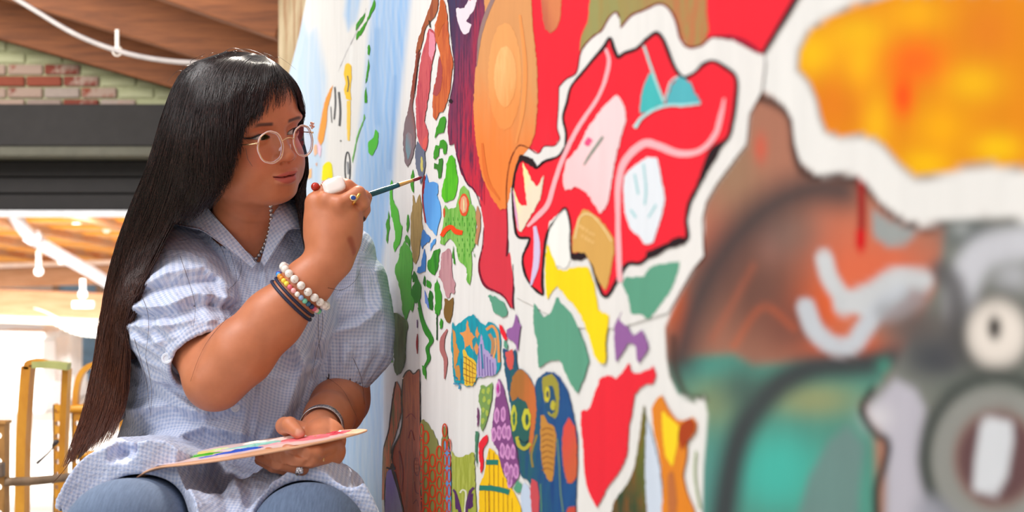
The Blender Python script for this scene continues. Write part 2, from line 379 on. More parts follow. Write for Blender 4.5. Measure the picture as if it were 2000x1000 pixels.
strap('rear_rail', [P(131, 720, 3.32), P(128, 780, 3.34), P(124, 900, 3.36), (P(118, 0, 3.4).x, 3.4, .02)], .017, .03, M_or, lf, 14)
s2 = empty('step_ladder', (P(112, 0, 3.6).x, 3.6, 0), 'orange ladder side with round holes beside the long hair', 'ladder')
perforated('stile', (P(112, 0, 3.6).x, 3.6), .026, .02, P(0, 790, 3.6).z, .0075, .0375, M_or, s2)
perforated('stile', (P(150, 0, 3.62).x, 3.62), .03, .02, P(0, 790, 3.62).z, .0075, .0375, M_or, s2)
strap('hoop', [P(148, 800, 3.64), P(150, 760, 3.64), P(160, 728, 3.64), P(182, 712, 3.64), P(215, 708, 3.64), P(236, 730, 3.64), P(240, 860, 3.64)], .016, .02, M_or, s2)
for k in range(4): under(tube('rung', [P(112, 800 + k * 90, 3.61), P(240, 796 + k * 90, 3.64)], .012, M_or, None, n=2), s2)
ft = empty('hand_brush', P(90, 885, 3.1), 'thin dark stick with a tapered head leaning at the ladder', 'stick')
under(tube('stick_shaft', [P(72, 905, 3.1), P(95, 884, 3.1), P(106, 870, 3.1)], [.004, .002, .002], mp((96, 88, 92)), n=12), ft)
under(tube('stick_head', [P(103, 872, 3.1), P(109, 864, 3.1), P(114, 861, 3.1)], [.003, .007, .004], mp((70, 60, 60)), n=8), ft)
# ---------------------------------------------------------------- the mural: painted canvas on the wall
SK = math.sqrt(1 + .303 ** 2)
def wall_sz(px, py):
    Y = EX / ((np.asarray(px, float) - 1000) / F + .303); return Y * SK, CH + (500 - np.asarray(py, float)) / F * Y
def ripple(s, z):                                      # the canvas buckles in soft vertical folds low down
    def g(px, w): s0 = EX / ((px - 1000) / F + .303) * SK; return np.exp(-((s - s0) / w) ** 2)
    k = 1 / (1 + np.exp((z - 1.15) / .06))
    return k * (.011 * g(768, .065) + .008 * g(842, .055) + .005 * g(905, .045))
mural = empty('mural', (WX(0), 0, 0), 'huge many coloured painted mural with animals, faces and white crackle bands on the right wall', 'mural')
mural.rotation_euler = (0, 0, math.atan2(WD.y, WD.x))
OFF0 = .004

# soft airbrushed base layer, one colour per vertex of a fine canvas grid
gx = np.r_[np.linspace(548, 1300, 330), np.linspace(1300, 2140, 260)[1:]]; gs = (EX / ((gx - 1000) / F + .303) * SK)[::-1]
gz = np.r_[.25, .35, np.linspace(CH - .82, CH + .80, 430), CH + .95, CH + 1.2]
Sg, Zg = np.meshgrid(gs, gz, indexing='ij'); Yg = Sg / SK
PX = 1000 + F * (EX / Yg - .303); PY = 500 - (Zg - CH) * F / Yg
C = np.ones(PX.shape + (3,)); C[:] = lin((230, 227, 225))
def blend(m, c): C[:] = C * (1 - m[..., None]) + np.array(lin(c)) * m[..., None]
def blob(x, y, rx, ry, c, p=2.0, a=1.0): blend(a * np.exp(-(((PX - x) / rx) ** 2 + ((PY - y) / ry) ** 2) ** (p / 2)), c)
def sdist(pts):
    d = np.full(PX.shape, 1e9)
    for (x0, y0), (x1, y1) in zip(pts[:-1], pts[1:]):
        dx, dy = x1 - x0, y1 - y0; t = np.clip(((PX - x0) * dx + (PY - y0) * dy) / (dx*dx + dy*dy + 1e-9), 0, 1)
        d = np.minimum(d, np.hypot(PX - x0 - t * dx, PY - y0 - t * dy))
    return d
def sm(x): x = np.clip(x, 0, 1); return x * x * (3 - 2 * x)
def stroke(pts, w, c, soft=8, a=1.0): blend(a * sm((w / 2 + soft / 2 - sdist(catmull(pts, 24).tolist() if len(pts) > 2 else pts)) / soft), c)
def pmask(pts, soft=3):
    p = np.array(pts, float); inside = np.zeros(PX.shape, bool); n = len(p)
    for i in range(n):
        x0, y0 = p[i]; x1, y1 = p[i-1]
        if y0 == y1: continue
        inside ^= ((y0 > PY) != (y1 > PY)) & (PX < (x1 - x0) * (PY - y0) / (y1 - y0) + x0)
    d = sdist([tuple(q) for q in p] + [tuple(p[0])]); return sm(.5 + np.where(inside, d, -d) / soft)
def noise2(seed, fx, fy):
    r = np.random.RandomState(seed); o = np.zeros(PX.shape)
    for k in range(5):
        a, b, ph = r.normal(0, fx), r.normal(0, fy), r.uniform(0, 6.28); o += np.sin(Sg * a * 60 + Zg * b * 60 + ph + 1.5 * np.sin(Sg * b * 25 + Zg * a * 25 + ph * 2))
    return o / 5
TR = lambda o, k: (lambda pts: [(o[0] + x / k, o[1] + y / k) for x, y in pts])
A_ = TR((560, 0), 2.5); B_ = TR((740, 300), 2.778); C_ = TR((740, 600), 2.5); D_ = TR((980, 400), 1.667)
E_ = TR((900, 0), 2.0); F_ = TR((1400, 0), 2.0); G_ = TR((1280, 400), 1.667); Z_ = TR((0, 0), 1)
# blue washes on the left
n1 = noise2(3, .9, .06); n2 = noise2(8, 1.2, .1)
blue = lambda m, c=(160, 196, 234): blend(np.clip(m, 0, 1), c)
blue(.85 * pmask([(620, 55), (640, 150), (635, 330), (615, 480), (600, 700), (540, 700), (540, 100)], 26) * (.8 + .3 * n1), (174, 206, 238))
blue(.9 * pmask([(684, -60), (722, -60), (700, 40), (684, 60), (676, 30)], 14) * (.8 + .4 * n1))
blue(.95 * pmask([(735, -60), (812, -60), (800, 60), (790, 160), (778, 260), (772, 340), (764, 430), (752, 520), (762, 700), (766, 1040), (640, 1040), (650, 560), (690, 400), (700, 300), (712, 200), (722, 100)], 18) * (.82 + .3 * n2), (146, 188, 234))
blue(.35 * pmask([(700, 480), (770, 480), (775, 1040), (690, 1040)], 30) * (.5 + .7 * n1), (196, 220, 242))
stroke([(742, 60), (737, 150), (742, 240)], 10, (120, 166, 216), 14, .5); stroke([(776, 150), (772, 250), (766, 330)], 5, (110, 156, 210), 8, .5)
stroke([(684, 200), (690, 90)], 5, (250, 250, 250), 6, .5)
# yellow eye
eye = F_([(740, -20), (1600, -40), (1600, 700), (1200, 655), (1100, 640), (1000, 650), (920, 670), (850, 690), (800, 690), (740, 640), (680, 570), (640, 540), (580, 525), (500, 530), (450, 510), (430, 460), (415, 390), (385, 320), (340, 270), (345, 200), (380, 130), (430, 90), (490, 60), (560, 20), (640, 5)])
me_ = pmask(eye, 6); ring = pmask(eye, 30) * (1 - me_) 
blend(np.clip(ring * 1.7, 0, 1), (96, 66, 44))
sv = C.copy(); C[:] = lin((222, 134, 20))
for x, y, rx, ry, c in [(1690, 70, 60, 40, (232, 180, 22)), (1600, 110, 45, 50, (244, 190, 20)), (1820, 320, 50, 30, (244, 190, 10)), (1910, 160, 60, 40, (240, 184, 20)), (1960, 290, 50, 30, (244, 196, 16)), (1720, 240, 30, 60, (242, 182, 24)), (1640, 200, 60, 60, (220, 120, 24)), (1940, 60, 60, 60, (222, 124, 28)), (1850, 250, 60, 50, (242, 170, 14)), (1800, 30, 60, 40, (240, 170, 20)), (1800, 120, 60, 46, (244, 100, 26)), (1775, 190, 22, 40, (246, 70, 20)), (1690, 120, 34, 50, (244, 176, 24))]: blob(x, y, rx, ry, c, 2, .9)
C[:] = sv * (1 - me_[..., None]) + C * me_[..., None]
# long trunked creature, airbrushed
ele = F_([(185, 360), (230, 370), (290, 420), (315, 470), (325, 560), (345, 630), (390, 670), (430, 690), (500, 680), (560, 680), (610, 720), (660, 790), (740, 850), (820, 880), (900, 870), (980, 850), (1080, 840), (1200, 860), (1700, 900)]) + [(2300, 1500), (1378, 1500)] + D_([(668, 1000), (672, 850), (680, 760), (685, 680), (675, 630), (640, 640), (590, 620), (560, 560), (550, 500), (545, 400), (570, 340), (600, 280), (640, 210), (665, 150), (675, 80), (672, 0)]) + E_([(965, 860), (980, 790), (1020, 720), (1080, 640), (1140, 560), (1150, 450)])
mm = pmask(ele, 5); sv = C.copy(); C[:] = lin((168, 112, 92))
for x, y, rx, ry, c, al in [(1440, 330, 60, 90, (150, 122, 96), .7), (1495, 290, 14, 30, (206, 90, 70), .8), (1400, 480, 60, 60, (196, 106, 84), .6), (1660, 450, 90, 60, (196, 110, 84), .9), (1700, 520, 130, 60, (216, 104, 72), .95), (1600, 600, 90, 60, (238, 100, 44), .95), (1660, 680, 90, 26, (240, 96, 40), .8), (1335, 610, 26, 60, (232, 104, 50), .95), (1490, 560, 110, 120, (104, 72, 64), .95), (1560, 640, 60, 60, (96, 66, 62), .7), (1520, 470, 40, 50, (140, 98, 90), .6), (1560, 450, 60, 50, (112, 96, 90), .6)]: blob(x, y, rx, ry, c, 2.4, al)
stroke([(1560, 640), (1500, 600), (1440, 680)], 8, (206, 96, 56), 22, .5); stroke([(1480, 520), (1430, 610), (1400, 660)], 10, (196, 100, 70), 26, .4)
teal = pmask([(1320, 712), (1370, 695), (1440, 690), (1480, 712), (1700, 700), (1745, 690), (1740, 750), (1690, 790), (1720, 850), (1740, 1500), (1300, 1500)], 26)
blend(teal * .97, (76, 140, 126)); blob(1370, 720, 70, 20, (70, 150, 140), 2, .9); blob(1400, 790, 60, 50, (150, 150, 100), 2, .6); blob(1600, 780, 90, 36, (150, 150, 104), 2.4, .8)
blob(1400, 950, 50, 90, (84, 140, 134), 2, .8); blob(1530, 920, 90, 80, (70, 178, 164), 3, .95); blob(1640, 960, 60, 60, (80, 170, 150), 2, .5)
blend(pmask([(1560, 1040), (1590, 930), (1630, 860), (1665, 830), (1700, 870), (1690, 950), (1660, 1500), (1560, 1500)], 24) * .9, (108, 134, 132))
stroke([(1655, 372), (1590, 372), (1520, 400), (1460, 450), (1400, 530), (1360, 620), (1338, 700)], 64, (66, 60, 62), 84, .95)
stroke([(1324, 660), (1328, 720), (1350, 772), (1385, 778)], 10, (70, 50, 46), 22, .9)
stroke([(1755, 700), (1690, 710), (1600, 718), (1530, 752), (1470, 820), (1440, 900), (1415, 1060)], 52, (60, 62, 66), 46, .97); blob(1460, 760, 50, 50, (66, 78, 78), 2, .7); blob(1740, 715, 16, 16, (70, 150, 130), 2, .8)
stroke([(1497, 192), (1530, 205), (1556, 232), (1562, 290), (1575, 330), (1600, 345), (1650, 345), (1700, 360), (1750, 415), (1810, 445), (1860, 436), (1920, 425), (2020, 432)], 16, (62, 44, 42), 16, .95)
blend(pmask([(1714, 408), (1745, 428), (1790, 448), (1806, 452), (1780, 478), (1745, 482), (1716, 462)], 12), (152, 156, 156))
stroke([(1693, 352), (1694, 420), (1692, 480)], 15, (150, 30, 30), 9); stroke([(1692, 455), (1692, 482)], 18, (204, 12, 24), 10)
# grey creature on the right
blend(pmask([(1860, 430), (1920, 425), (2300, 440), (2300, 1500), (1730, 1500), (1745, 860), (1700, 780), (1750, 730), (1800, 640), (1840, 560)], 22), (122, 124, 118))
blob(1900, 455, 50, 30, (92, 98, 100), 2.5, .9); blob(1890, 448, 18, 14, (168, 172, 172), 2, .8); blob(1945, 470, 40, 30, (90, 92, 94), 2, .6)
stroke([(1890, 610), (1900, 540), (1940, 490), (2040, 470)], 64, (196, 196, 204), 34); blob(1990, 540, 40, 30, (184, 184, 192), 2, .8)
stroke([(1850, 530), (1875, 560), (1880, 620), (1860, 700)], 44, (90, 88, 90), 34, .9)
blob(1800, 640, 70, 50, (98, 88, 86), 2.6, .95); blob(1840, 700, 70, 44, (70, 72, 78), 2.6, .97); blob(1900, 660, 50, 60, (84, 82, 84), 2, .8); blob(1900, 760, 60, 20, (92, 100, 96), 2, .7)
blob(1960, 655, 78, 88, (66, 66, 64), 5); blob(1960, 652, 60, 68, (228, 218, 210), 7); blob(1955, 640, 15, 24, (24, 20, 20), 4); blob(1990, 760, 90, 30, (104, 116, 104), 2, .8)
blend(pmask([(1760, 740), (1800, 760), (1820, 800), (1806, 900), (1830, 1000), (1850, 1500), (1730, 1500), (1745, 860), (1705, 800)], 22), (182, 178, 190)); blob(1725, 815, 30, 26, (206, 202, 208), 2, .9)
stroke([(1715, 760), (1694, 800), (1720, 845), (1746, 865), (1738, 910), (1722, 960), (1730, 1080)], 13, (38, 36, 38), 12, .95)
ro = np.hypot((PX - 1960) / 1.0, (PY - 895) / 1.12)
blend(np.exp(-((ro - 142) / 15) ** 2), (70, 74, 72)); blend(sm((134 - ro) / 16), (140, 140, 136)); blend(sm((96 - ro) / 18), (132, 106, 100)); blend(sm((84 - ro) / 18), (98, 70, 72))
blend(pmask([(1928, 822), (1950, 812), (1990, 822), (1992, 860), (1980, 930), (1960, 965), (1912, 960), (1916, 900)], 12), (206, 208, 214))
stroke([(1830, 1000), (1880, 1040), (1960, 1060)], 60, (150, 150, 162), 50, .9)
stroke([(1620, 505), (1632, 545), (1665, 588), (1700, 600)], 34, (198, 200, 204), 14); stroke([(1660, 595), (1720, 570), (1760, 545), (1812, 548)], 44, (196, 198, 202), 16)
stroke([(1584, 600), (1602, 645), (1640, 675), (1676, 672), (1700, 640), (1730, 600), (1770, 570)], 36, (190, 194, 202), 14); stroke([(1740, 610), (1770, 600), (1800, 580)], 40, (150, 150, 156), 26, .7)
C[:] = sv * (1 - mm[..., None]) + C * mm[..., None]
def canvas_mat(name='mural_canvas', base=None):
    t = NT(name); v = t.coord((1, 1, .12)); n = t.noise(v, 60, 5, .6); n0 = t.noise(t.coord((1, 1, .5)), 9, 3)
    if base is None:
        a = t.n('ShaderNodeAttribute'); a.attribute_name = 'col'; c = a.outputs['Color']
    else: c = base(t)
    c = t.mix(1.0, c, t.ramp(n, [(.3, (.93, .93, .93)), (.7, (1.0, 1.0, 1.0))]), 'MULTIPLY')
    c = t.mix(1.0, c, t.ramp(n0, [(.3, (.96, .96, .96)), (.7, (1, 1, 1))]), 'MULTIPLY')
    t.col(c); t.set(Roughness=.62); t.b.inputs['Specular IOR Level'].default_value = .12
    t.bump(t.noise(t.coord((1, 1, .5)), 150, 4), .25, .0008); return t.m
ns, nz = Sg.shape
inside = PX > 622 + (-PY) * .32 - 8                   # upper left outline of the painted canvas
edge_px = np.interp(PY, [-400, -60, 0, 60, 120, 165, 240, 600, 2000], [700, 645, 625, 606, 588, 568, 556, 550, 548])
vx = Sg.copy(); lim = np.interp(PY, [-400, 0], [0, 0])
s_max = EX / ((edge_px - 1000) / F + .303) * SK
vx = np.minimum(Sg, s_max)
V = np.stack([vx, OFF0 + ripple(vx, Zg), Zg], -1).reshape(-1, 3)
i, j = np.meshgrid(np.arange(ns - 1), np.arange(nz - 1), indexing='ij'); a = i * nz + j
Q = np.stack([a, a + 1, a + nz + 1, a + nz], -1).reshape(-1, 4)
w_ = V[Q[:, 3], 0] - V[Q[:, 0], 0] + V[Q[:, 2], 0] - V[Q[:, 1], 0]; Q = Q[w_ > 1e-6]
cv = np_mesh('painted_ground', V, Q, canvas_mat(), mural, True, C.reshape(-1, 3))

_pm = {}
def paint(c, c2=None, g=None, streak=None):
    """c solid; c2 + g=((px,py),(px,py)) a hand-blended gradient between two paints; streak = colour dragged in by the brush"""
    key = (tuple(c), tuple(c2 or ()), g, tuple(streak or ()))
    if key in _pm: return _pm[key]
    def base(t):
        col = lin(c)
        if c2:
            (s0, z0), (s1, z1) = wall_sz(*g[0]), wall_sz(*g[1]); dx, dz = s1 - s0, z1 - z0; L = dx*dx + dz*dz
            xyz = t.n('ShaderNodeSeparateXYZ'); tc = t.n('ShaderNodeTexCoord'); t.l(tc.outputs['Object'], xyz.inputs[0])
            f = t.math('ADD', t.math('MULTIPLY', xyz.outputs['X'], dx / L), t.math('MULTIPLY', xyz.outputs['Z'], dz / L))
            f = t.math('SUBTRACT', f, (s0 * dx + z0 * dz) / L)
            f = t.math('ADD', f, t.math('MULTIPLY', t.math('SUBTRACT', t.noise(t.coord((1, 1, .3)), 30, 4, .7), .5), .9))
            q = t.n('ShaderNodeMapRange', interpolation_type='SMOOTHSTEP'); t.l(f, q.inputs[0]); col = t.mix(q.outputs[0], lin(c), lin(c2))
        if streak:
            n = t.noise(t.coord((1, 1, .18)), 110, 5, .7); r = t.ramp(n, [(.46, (0, 0, 0)), (.6, (1, 1, 1))]); col = t.mix(r, col, lin(streak))
        if isinstance(col, tuple): col = t.mix(0.0, col, col)
        return col
    _pm[key] = canvas_mat('mural_paint', base); return _pm[key]
rj = random.Random(2)
def patch(pts, m, lay=1, smooth=True, jit=1.0, name='painted_shape', step=4.0):
    p = [Vector(q) for q in pts]; n = len(p); out = []
    for k in range(n):                                 # closed Catmull-Rom outline with a ragged brush edge
        p0, p1, p2, p3 = p[k-1], p[k], p[(k+1) % n], p[(k+2) % n]; m_ = max(1, int((p2 - p1).length / step))
        for q in range(m_):
            t = q / m_
            if smooth: v = .5 * ((2*p1) + (p2-p0)*t + (2*p0-5*p1+4*p2-p3)*t*t + (3*p1-p0-3*p2+p3)*t**3); v = v.lerp(p1.lerp(p2, t), .65)
            else: v = p1.lerp(p2, t)
            w = jit * min(1, .15 + (v.x - 560) / 400) if v.x < 900 else jit
            out.append((v.x + rj.gauss(0, .5) * w, v.y + rj.gauss(0, 1) * jit))
    s, z = wall_sz([q[0] for q in out], [q[1] for q in out]); off = OFF0 + .0007 + .00022 * lay
    me = bpy.data.meshes.new(name); me.from_pydata([(float(a), 0, float(b)) for a, b in zip(s, z)], [], [list(range(len(s)))])
    bm = bmesh.new(); bm.from_mesh(me); bmesh.ops.triangulate(bm, faces=bm.faces[:], ngon_method='EAR_CLIP')
    if s.max() > 1.55 and z.min() < 1.45:
        for k in np.arange(1.5, 2.5, .012):
            if s.min() < k < s.max(): bmesh.ops.bisect_plane(bm, geom=bm.verts[:] + bm.edges[:] + bm.faces[:], plane_co=(k, 0, 0), plane_no=(1, 0, 0))
        for k in np.arange(.9, 1.46, .03):
            if z.min() < k < z.max(): bmesh.ops.bisect_plane(bm, geom=bm.verts[:] + bm.edges[:] + bm.faces[:], plane_co=(0, 0, k), plane_no=(0, 0, 1))
        for v in bm.verts: v.co.y = off + float(ripple(v.co.x, v.co.z))
        bmesh.ops.recalc_face_normals(bm, faces=bm.faces)
    else:
        for v in bm.verts: v.co.y = off
    for f in bm.faces:
        f.normal_update()
        if f.normal.y < 0: f.normal_flip()
    bm.to_mesh(me); bm.free(); me.materials.append(m if not isinstance(m, tuple) else paint(m))
    return link(bpy.data.objects.new(name, me), mural)
def ell(x, y, rx, ry, n=16): return [(x + rx * math.cos(2*PI*k/n), y + ry * math.sin(2*PI*k/n)) for k in range(n)]
def line(pts, w, m, lay=2, T=None, name='painted_line', jit=.3):
    """brush line; w width in px (number or per-point list)"""
    if T: pts = T(pts)
    n = max(3, len(pts) * 5) if len(pts) > 2 else 4; W = w if hasattr(w, '__len__') else [w] * len(pts)
    c = catmull([(p[0], p[1], q) for p, q in zip(pts, W)], n); t = np.gradient(c[:, :2], axis=0); t /= np.linalg.norm(t, axis=1)[:, None] + 1e-9
    nn = np.stack([-t[:, 1], t[:, 0]], 1) * c[:, 2:3] / 2
    return patch(list(map(tuple, np.vstack([c[:, :2] + nn, (c[:, :2] - nn)[::-1]]))), m, lay, False, jit, name, 8)
BLK = (30, 24, 28); RED = (238, 38, 56); LAV = (214, 196, 230)
EO = E_([(195, 1000), (200, 900), (195, 760), (203, 660), (222, 600), (248, 568), (285, 580), (320, 600), (345, 572), (385, 570), (405, 540), (395, 500), (400, 420), (402, 340), (430, 310), (470, 285), (490, 200), (530, 150), (570, 120), (600, 70), (628, 48), (640, 70), (645, 110), (690, 60), (740, 40), (800, 15), (840, 40), (865, 90), (880, 150), (910, 185), (960, 180), (1010, 145), (1080, 155), (1150, 190), (1206, 214)])
red_bg = [(955, -260), (1660, -260)] + E_([(1345, -20)]) + EO[::-1] + B_([(740, 520), (752, 640), (747, 760), (750, 840), (735, 830), (700, 770), (650, 740), (600, 720), (575, 670), (565, 600), (585, 500), (590, 400), (575, 300), (560, 210), (520, 170)]) + A_([(895, 880), (850, 600)])
patch(red_bg, paint(RED, (216, 56, 72), ((1040, 60), (975, 480)), None), 1, False, .5, 'red_ground')
line(E_([(1350, -30), (1290, 70), (1205, 208)]), [9, 9, 6], (60, 20, 34), 3); line(E_([(1010, 148), (1080, 150), (1150, 180), (1200, 212)]), [3, 10, 12, 6], (150, 24, 52), 3)
patch(A_([(800, 0), (812, 60), (820, 170), (835, 320), (830, 400), (815, 490), (805, 560), (803, 640), (812, 710), (835, 700), (850, 770), (870, 850), (895, 880), (935, 940), (960, 960), (985, 1000), (985, 900), (950, 640), (950, 200), (1035, 0), (1040, -600), (790, -600)]), paint((62, 56, 92), (206, 44, 66), ((885, 40), (952, 330)), (80, 44, 74)), 3, False, .5, 'dark_ground')
line(B_([(590, 400), (583, 500), (563, 600), (573, 670), (600, 720), (650, 745), (700, 775), (738, 838)]), [1, 2, 3, 4, 5, 4, 3, 2], (120, 26, 50), 3)
line(B_([(750, 600), (753, 700), (748, 790), (752, 845)]), 2.5, (90, 24, 50), 3)
line(B_([(440, 0), (470, 90), (500, 160), (540, 200), (575, 290)]), [2, 4, 3, 2, 1], (90, 30, 60), 4)
patch(A_([(845, 45), (885, 40), (905, 0), (908, -40), (950, -40), (945, 0), (940, 40), (915, 75), (895, 105), (920, 120), (905, 165), (880, 170), (862, 130), (850, 90)]), (232, 216, 226), 4)
patch(A_([(905, -5), (925, -5), (915, 8)]), (220, 60, 90), 5)
OR1 = (232, 132, 66)
patch(E_([(110, -60), (280, -60), (300, 110), (316, 260), (318, 400), (308, 520), (285, 575), (240, 640), (212, 740), (198, 812), (172, 818), (140, 780), (100, 690), (75, 560), (64, 420), (72, 280), (95, 140), (110, 60)]), paint((216, 150, 96), (236, 130, 62), ((1000, 120), (985, 330))), 4, name='orange_oval')
line(E_([(150, -20), (112, 70), (90, 150), (78, 260)]), [8, 8, 6, 1], (150, 120, 116), 5)
patch(E_(ell(190, 300, 66, 210)), paint((232, 160, 98), (234, 144, 78), ((990, 100), (990, 260))), 5)
patch(E_(ell(192, 300, 44, 120)), paint((240, 184, 122), (234, 152, 86), ((990, 110), (1000, 235)), (236, 170, 108)), 6)
line(E_([(100, 560), (120, 700), (170, 780)]), [4, 8, 3], (224, 112, 52), 6); line(E_([(250, 60), (270, 250), (262, 420), (235, 560)]), [4, 8, 8, 3], (240, 150, 84), 6)
patch(E_([(330, -60), (410, -60), (408, 60), (392, 110), (370, 130), (348, 115), (335, 60)]), paint((214, 128, 84), (190, 100, 76), ((1090, 0), (1070, 50))), 3)
patch(E_([(545, -60), (960, -60), (985, 60), (990, 120), (970, 175), (910, 190), (870, 190), (860, 120), (800, 60), (650, 120), (500, 230), (482, 200), (490, 140), (515, 80)]), paint((150, 146, 92), (186, 116, 76), ((1200, 20), (1370, 80)), (160, 140, 84)), 2)
wp = EO[1:] + E_([(1215, 240), (1200, 360), (1150, 450), (1140, 560), (1080, 640), (1020, 720), (980, 790), (965, 860), (972, 1000)]) + D_([(640, 210), (560, 350), (400, 400), (250, 400), (60, 300), (40, 150)])
patch(wp, (230, 226, 224), 3, False, .5, 'white_band')
for a0, a1, ww in ((0, 7, 3), (6, 14, 2), (13, 22, 3), (22, 33, 4)): line(EO[a0:a1], ww, (120, 24, 44), 4)
INN = E_([(262, 612), (290, 627), (312, 657), (345, 632), (400, 612), (430, 572), (432, 520), (420, 460), (436, 400), (452, 340), (492, 290), (540, 232), (580, 187), (605, 150), (620, 192), (636, 228), (665, 208), (710, 192), (750, 155), (790, 130), (815, 155), (835, 205), (860, 265), (895, 305), (940, 285), (970, 255), (1010, 240), (1060, 265), (1102, 305), (1100, 400), (1090, 470), (1070, 540), (1005, 590), (955, 720), (920, 790), (905, 860), (910, 930), (885, 948), (830, 960), (780, 980), (765, 995)]) + D_([(470, 190), (430, 192), (400, 235), (375, 280), (360, 300), (345, 290), (330, 250), (310, 190), (290, 160), (245, 175), (240, 120), (240, 60), (225, 12), (205, 30), (175, 70), (160, 110), (150, 200), (148, 260), (150, 292), (130, 280), (110, 260), (90, 220), (84, 170), (101, 130), (108, 108), (68, 103), (57, 60), (52, 0)]) + E_([(222, 740), (229, 680), (246, 630)])
patch(INN, RED, 5, False, .5, 'red_panel')
m_blk = paint((40, 26, 32)); nI = len(INN)
# dark outline of varying width around the red panel
for k0 in range(0, nI, 5):
    seg = [INN[(k0 + q) % nI] for q in range(6)]; line(seg, [3.4 + 2.2 * abs(math.sin(1.7 * (k0 + q))) + (2 if seg[q][0] > 1150 else 0) for q in range(6)], m_blk, 6)
patch(E_([(1000, 590), (1070, 540), (1060, 560), (1010, 640), (960, 730), (925, 790), (955, 700)]), m_blk, 7); patch(E_([(750, 985), (830, 950), (870, 925), (905, 930), (900, 955), (830, 975), (790, 1000), (755, 1010)]), m_blk, 7)
patch(E_([(240, 640), (250, 605), (300, 620), (318, 650), (300, 655), (262, 628)]), m_blk, 7); patch(D_([(245, 160), (290, 155), (300, 172), (262, 182), (246, 178)]), m_blk, 7)
PK = (248, 178, 186)
line(E_([(590, 190), (602, 250), (565, 370), (480, 500), (420, 620), (385, 720), (360, 800), (320, 845), (280, 885)]), [5, 8, 7, 9, 9, 9, 10, 10, 5], PK, 7)
line(E_([(645, 1100), (640, 960), (638, 850), (640, 720), (665, 630), (740, 562), (800, 572), (880, 600), (960, 590), (1020, 530), (1045, 450), (1058, 385)]), [10, 11, 10, 13, 14, 16, 15, 14, 10, 10, 9, 4], PK, 7)
patch(E_([(635, 370), (665, 420), (670, 470), (650, 540), (625, 640), (600, 790), (570, 835), (545, 800), (510, 750), (470, 730), (430, 745), (420, 700), (435, 630), (480, 580), (520, 500), (580, 420)]), paint((238, 210, 214), (250, 200, 204), ((1200, 220), (1140, 400))), 8)
line([(440, 0), (512, 550), (530, 545)] and E_([(505, 645), (530, 605), (580, 535)]), [3, 5, 5], (130, 140, 128), 9); patch(E_([(505, 560), (520, 535), (540, 545), (525, 568)]), (236, 80, 130), 9)
patch(E_([(700, 650), (760, 610), (795, 620), (810, 700), (825, 780), (800, 880), (775, 950), (745, 955), (720, 920), (690, 900), (665, 830), (660, 740), (665, 690)]), (226, 230, 238), 8)
for q in ([(740, 640), (750, 740), (745, 800)], [(690, 820), (710, 850)], [(760, 850), (790, 800)], [(705, 680), (720, 760)]): line(E_(q), 4, (160, 208, 214), 9)
patch(E_([(765, 285), (790, 310), (822, 405), (725, 445), (735, 350)]), (70, 182, 184), 8); patch(E_([(880, 300), (925, 320), (940, 360), (965, 402), (830, 408), (850, 340)]), (84, 176, 188), 8)
line(E_([(742, 180), (762, 240), (790, 320), (822, 400)]), 5, (178, 214, 214), 9); line(E_([(705, 500), (740, 455), (820, 415), (900, 412), (965, 405)]), [8, 6, 5, 5, 4], (176, 226, 228), 9); line(E_([(826, 390), (850, 320), (880, 300)]), 4, (190, 210, 214), 9)
patch(E_([(262, 638), (300, 710), (322, 730), (345, 688), (330, 780), (290, 850), (258, 905), (240, 890), (224, 735), (248, 795), (278, 800)]), paint((240, 236, 170), (236, 220, 196), ((1030, 350), (1040, 400))), 8)
line(E_([(225, 745), (236, 830), (246, 900)]), [2, 4, 2], (226, 160, 200), 9)
patch(D_([(285, 15), (310, 22), (350, 62), (385, 110), (385, 160), (370, 240), (358, 278), (335, 250), (312, 190), (288, 158), (250, 155), (250, 100), (265, 50)]), (214, 164, 88), 8)
line(D_([(258, 110), (275, 40), (310, 32), (355, 80), (378, 118)]), 3, (238, 206, 150), 9)
for k in range(9): patch(D_(ell(275 + 11 * (k % 5) + 8 * (k // 5), 70 + 32 * (k // 5) + 7 * (k % 5), 5, 6, 8)), (232, 186, 116), 9)
line(D_([(125, 70), (132, 130), (128, 200), (112, 262)]), [6, 12, 12, 4], LAV, 8)
# shapes low in the middle
TG = (94, 158, 132); YE = (248, 214, 24); PU = (150, 98, 160)
patch(D_([(430, 515), (440, 545), (460, 550), (500, 535), (510, 525), (520, 555), (510, 580), (475, 590), (450, 620), (440, 680), (430, 730), (425, 810), (410, 850), (385, 890), (360, 920), (340, 960), (325, 985), (315, 965), (295, 925), (285, 870), (280, 780), (272, 710), (275, 670), (300, 665), (335, 570), (360, 555), (390, 565), (410, 545)]), (236, 42, 58), 3)
patch(D_([(120, 320), (150, 365), (175, 350), (195, 300), (210, 320), (245, 355), (265, 400), (290, 460), (300, 510), (285, 560), (262, 612), (240, 580), (220, 540), (205, 505), (170, 510), (135, 530), (130, 450), (118, 390)]), TG, 4)
patch(D_([(410, 260), (420, 235), (445, 235), (480, 235), (500, 205), (530, 195), (598, 185), (590, 230), (570, 280), (540, 320), (510, 360), (490, 372), (470, 355), (440, 355), (430, 300)]), TG, 4)
patch(D_([(170, 60), (205, 28), (225, 14), (238, 60), (240, 180), (225, 205), (195, 200), (170, 150)]), (240, 238, 234), 6)
patch(D_([(165, 130), (185, 175), (200, 210), (225, 215), (245, 205), (300, 205), (320, 260), (330, 320), (335, 345), (368, 360), (365, 400), (358, 440), (358, 515), (340, 515), (320, 490), (300, 420), (275, 360), (250, 320), (225, 300), (200, 265), (185, 275), (165, 310), (160, 250), (158, 190)]), YE, 7)
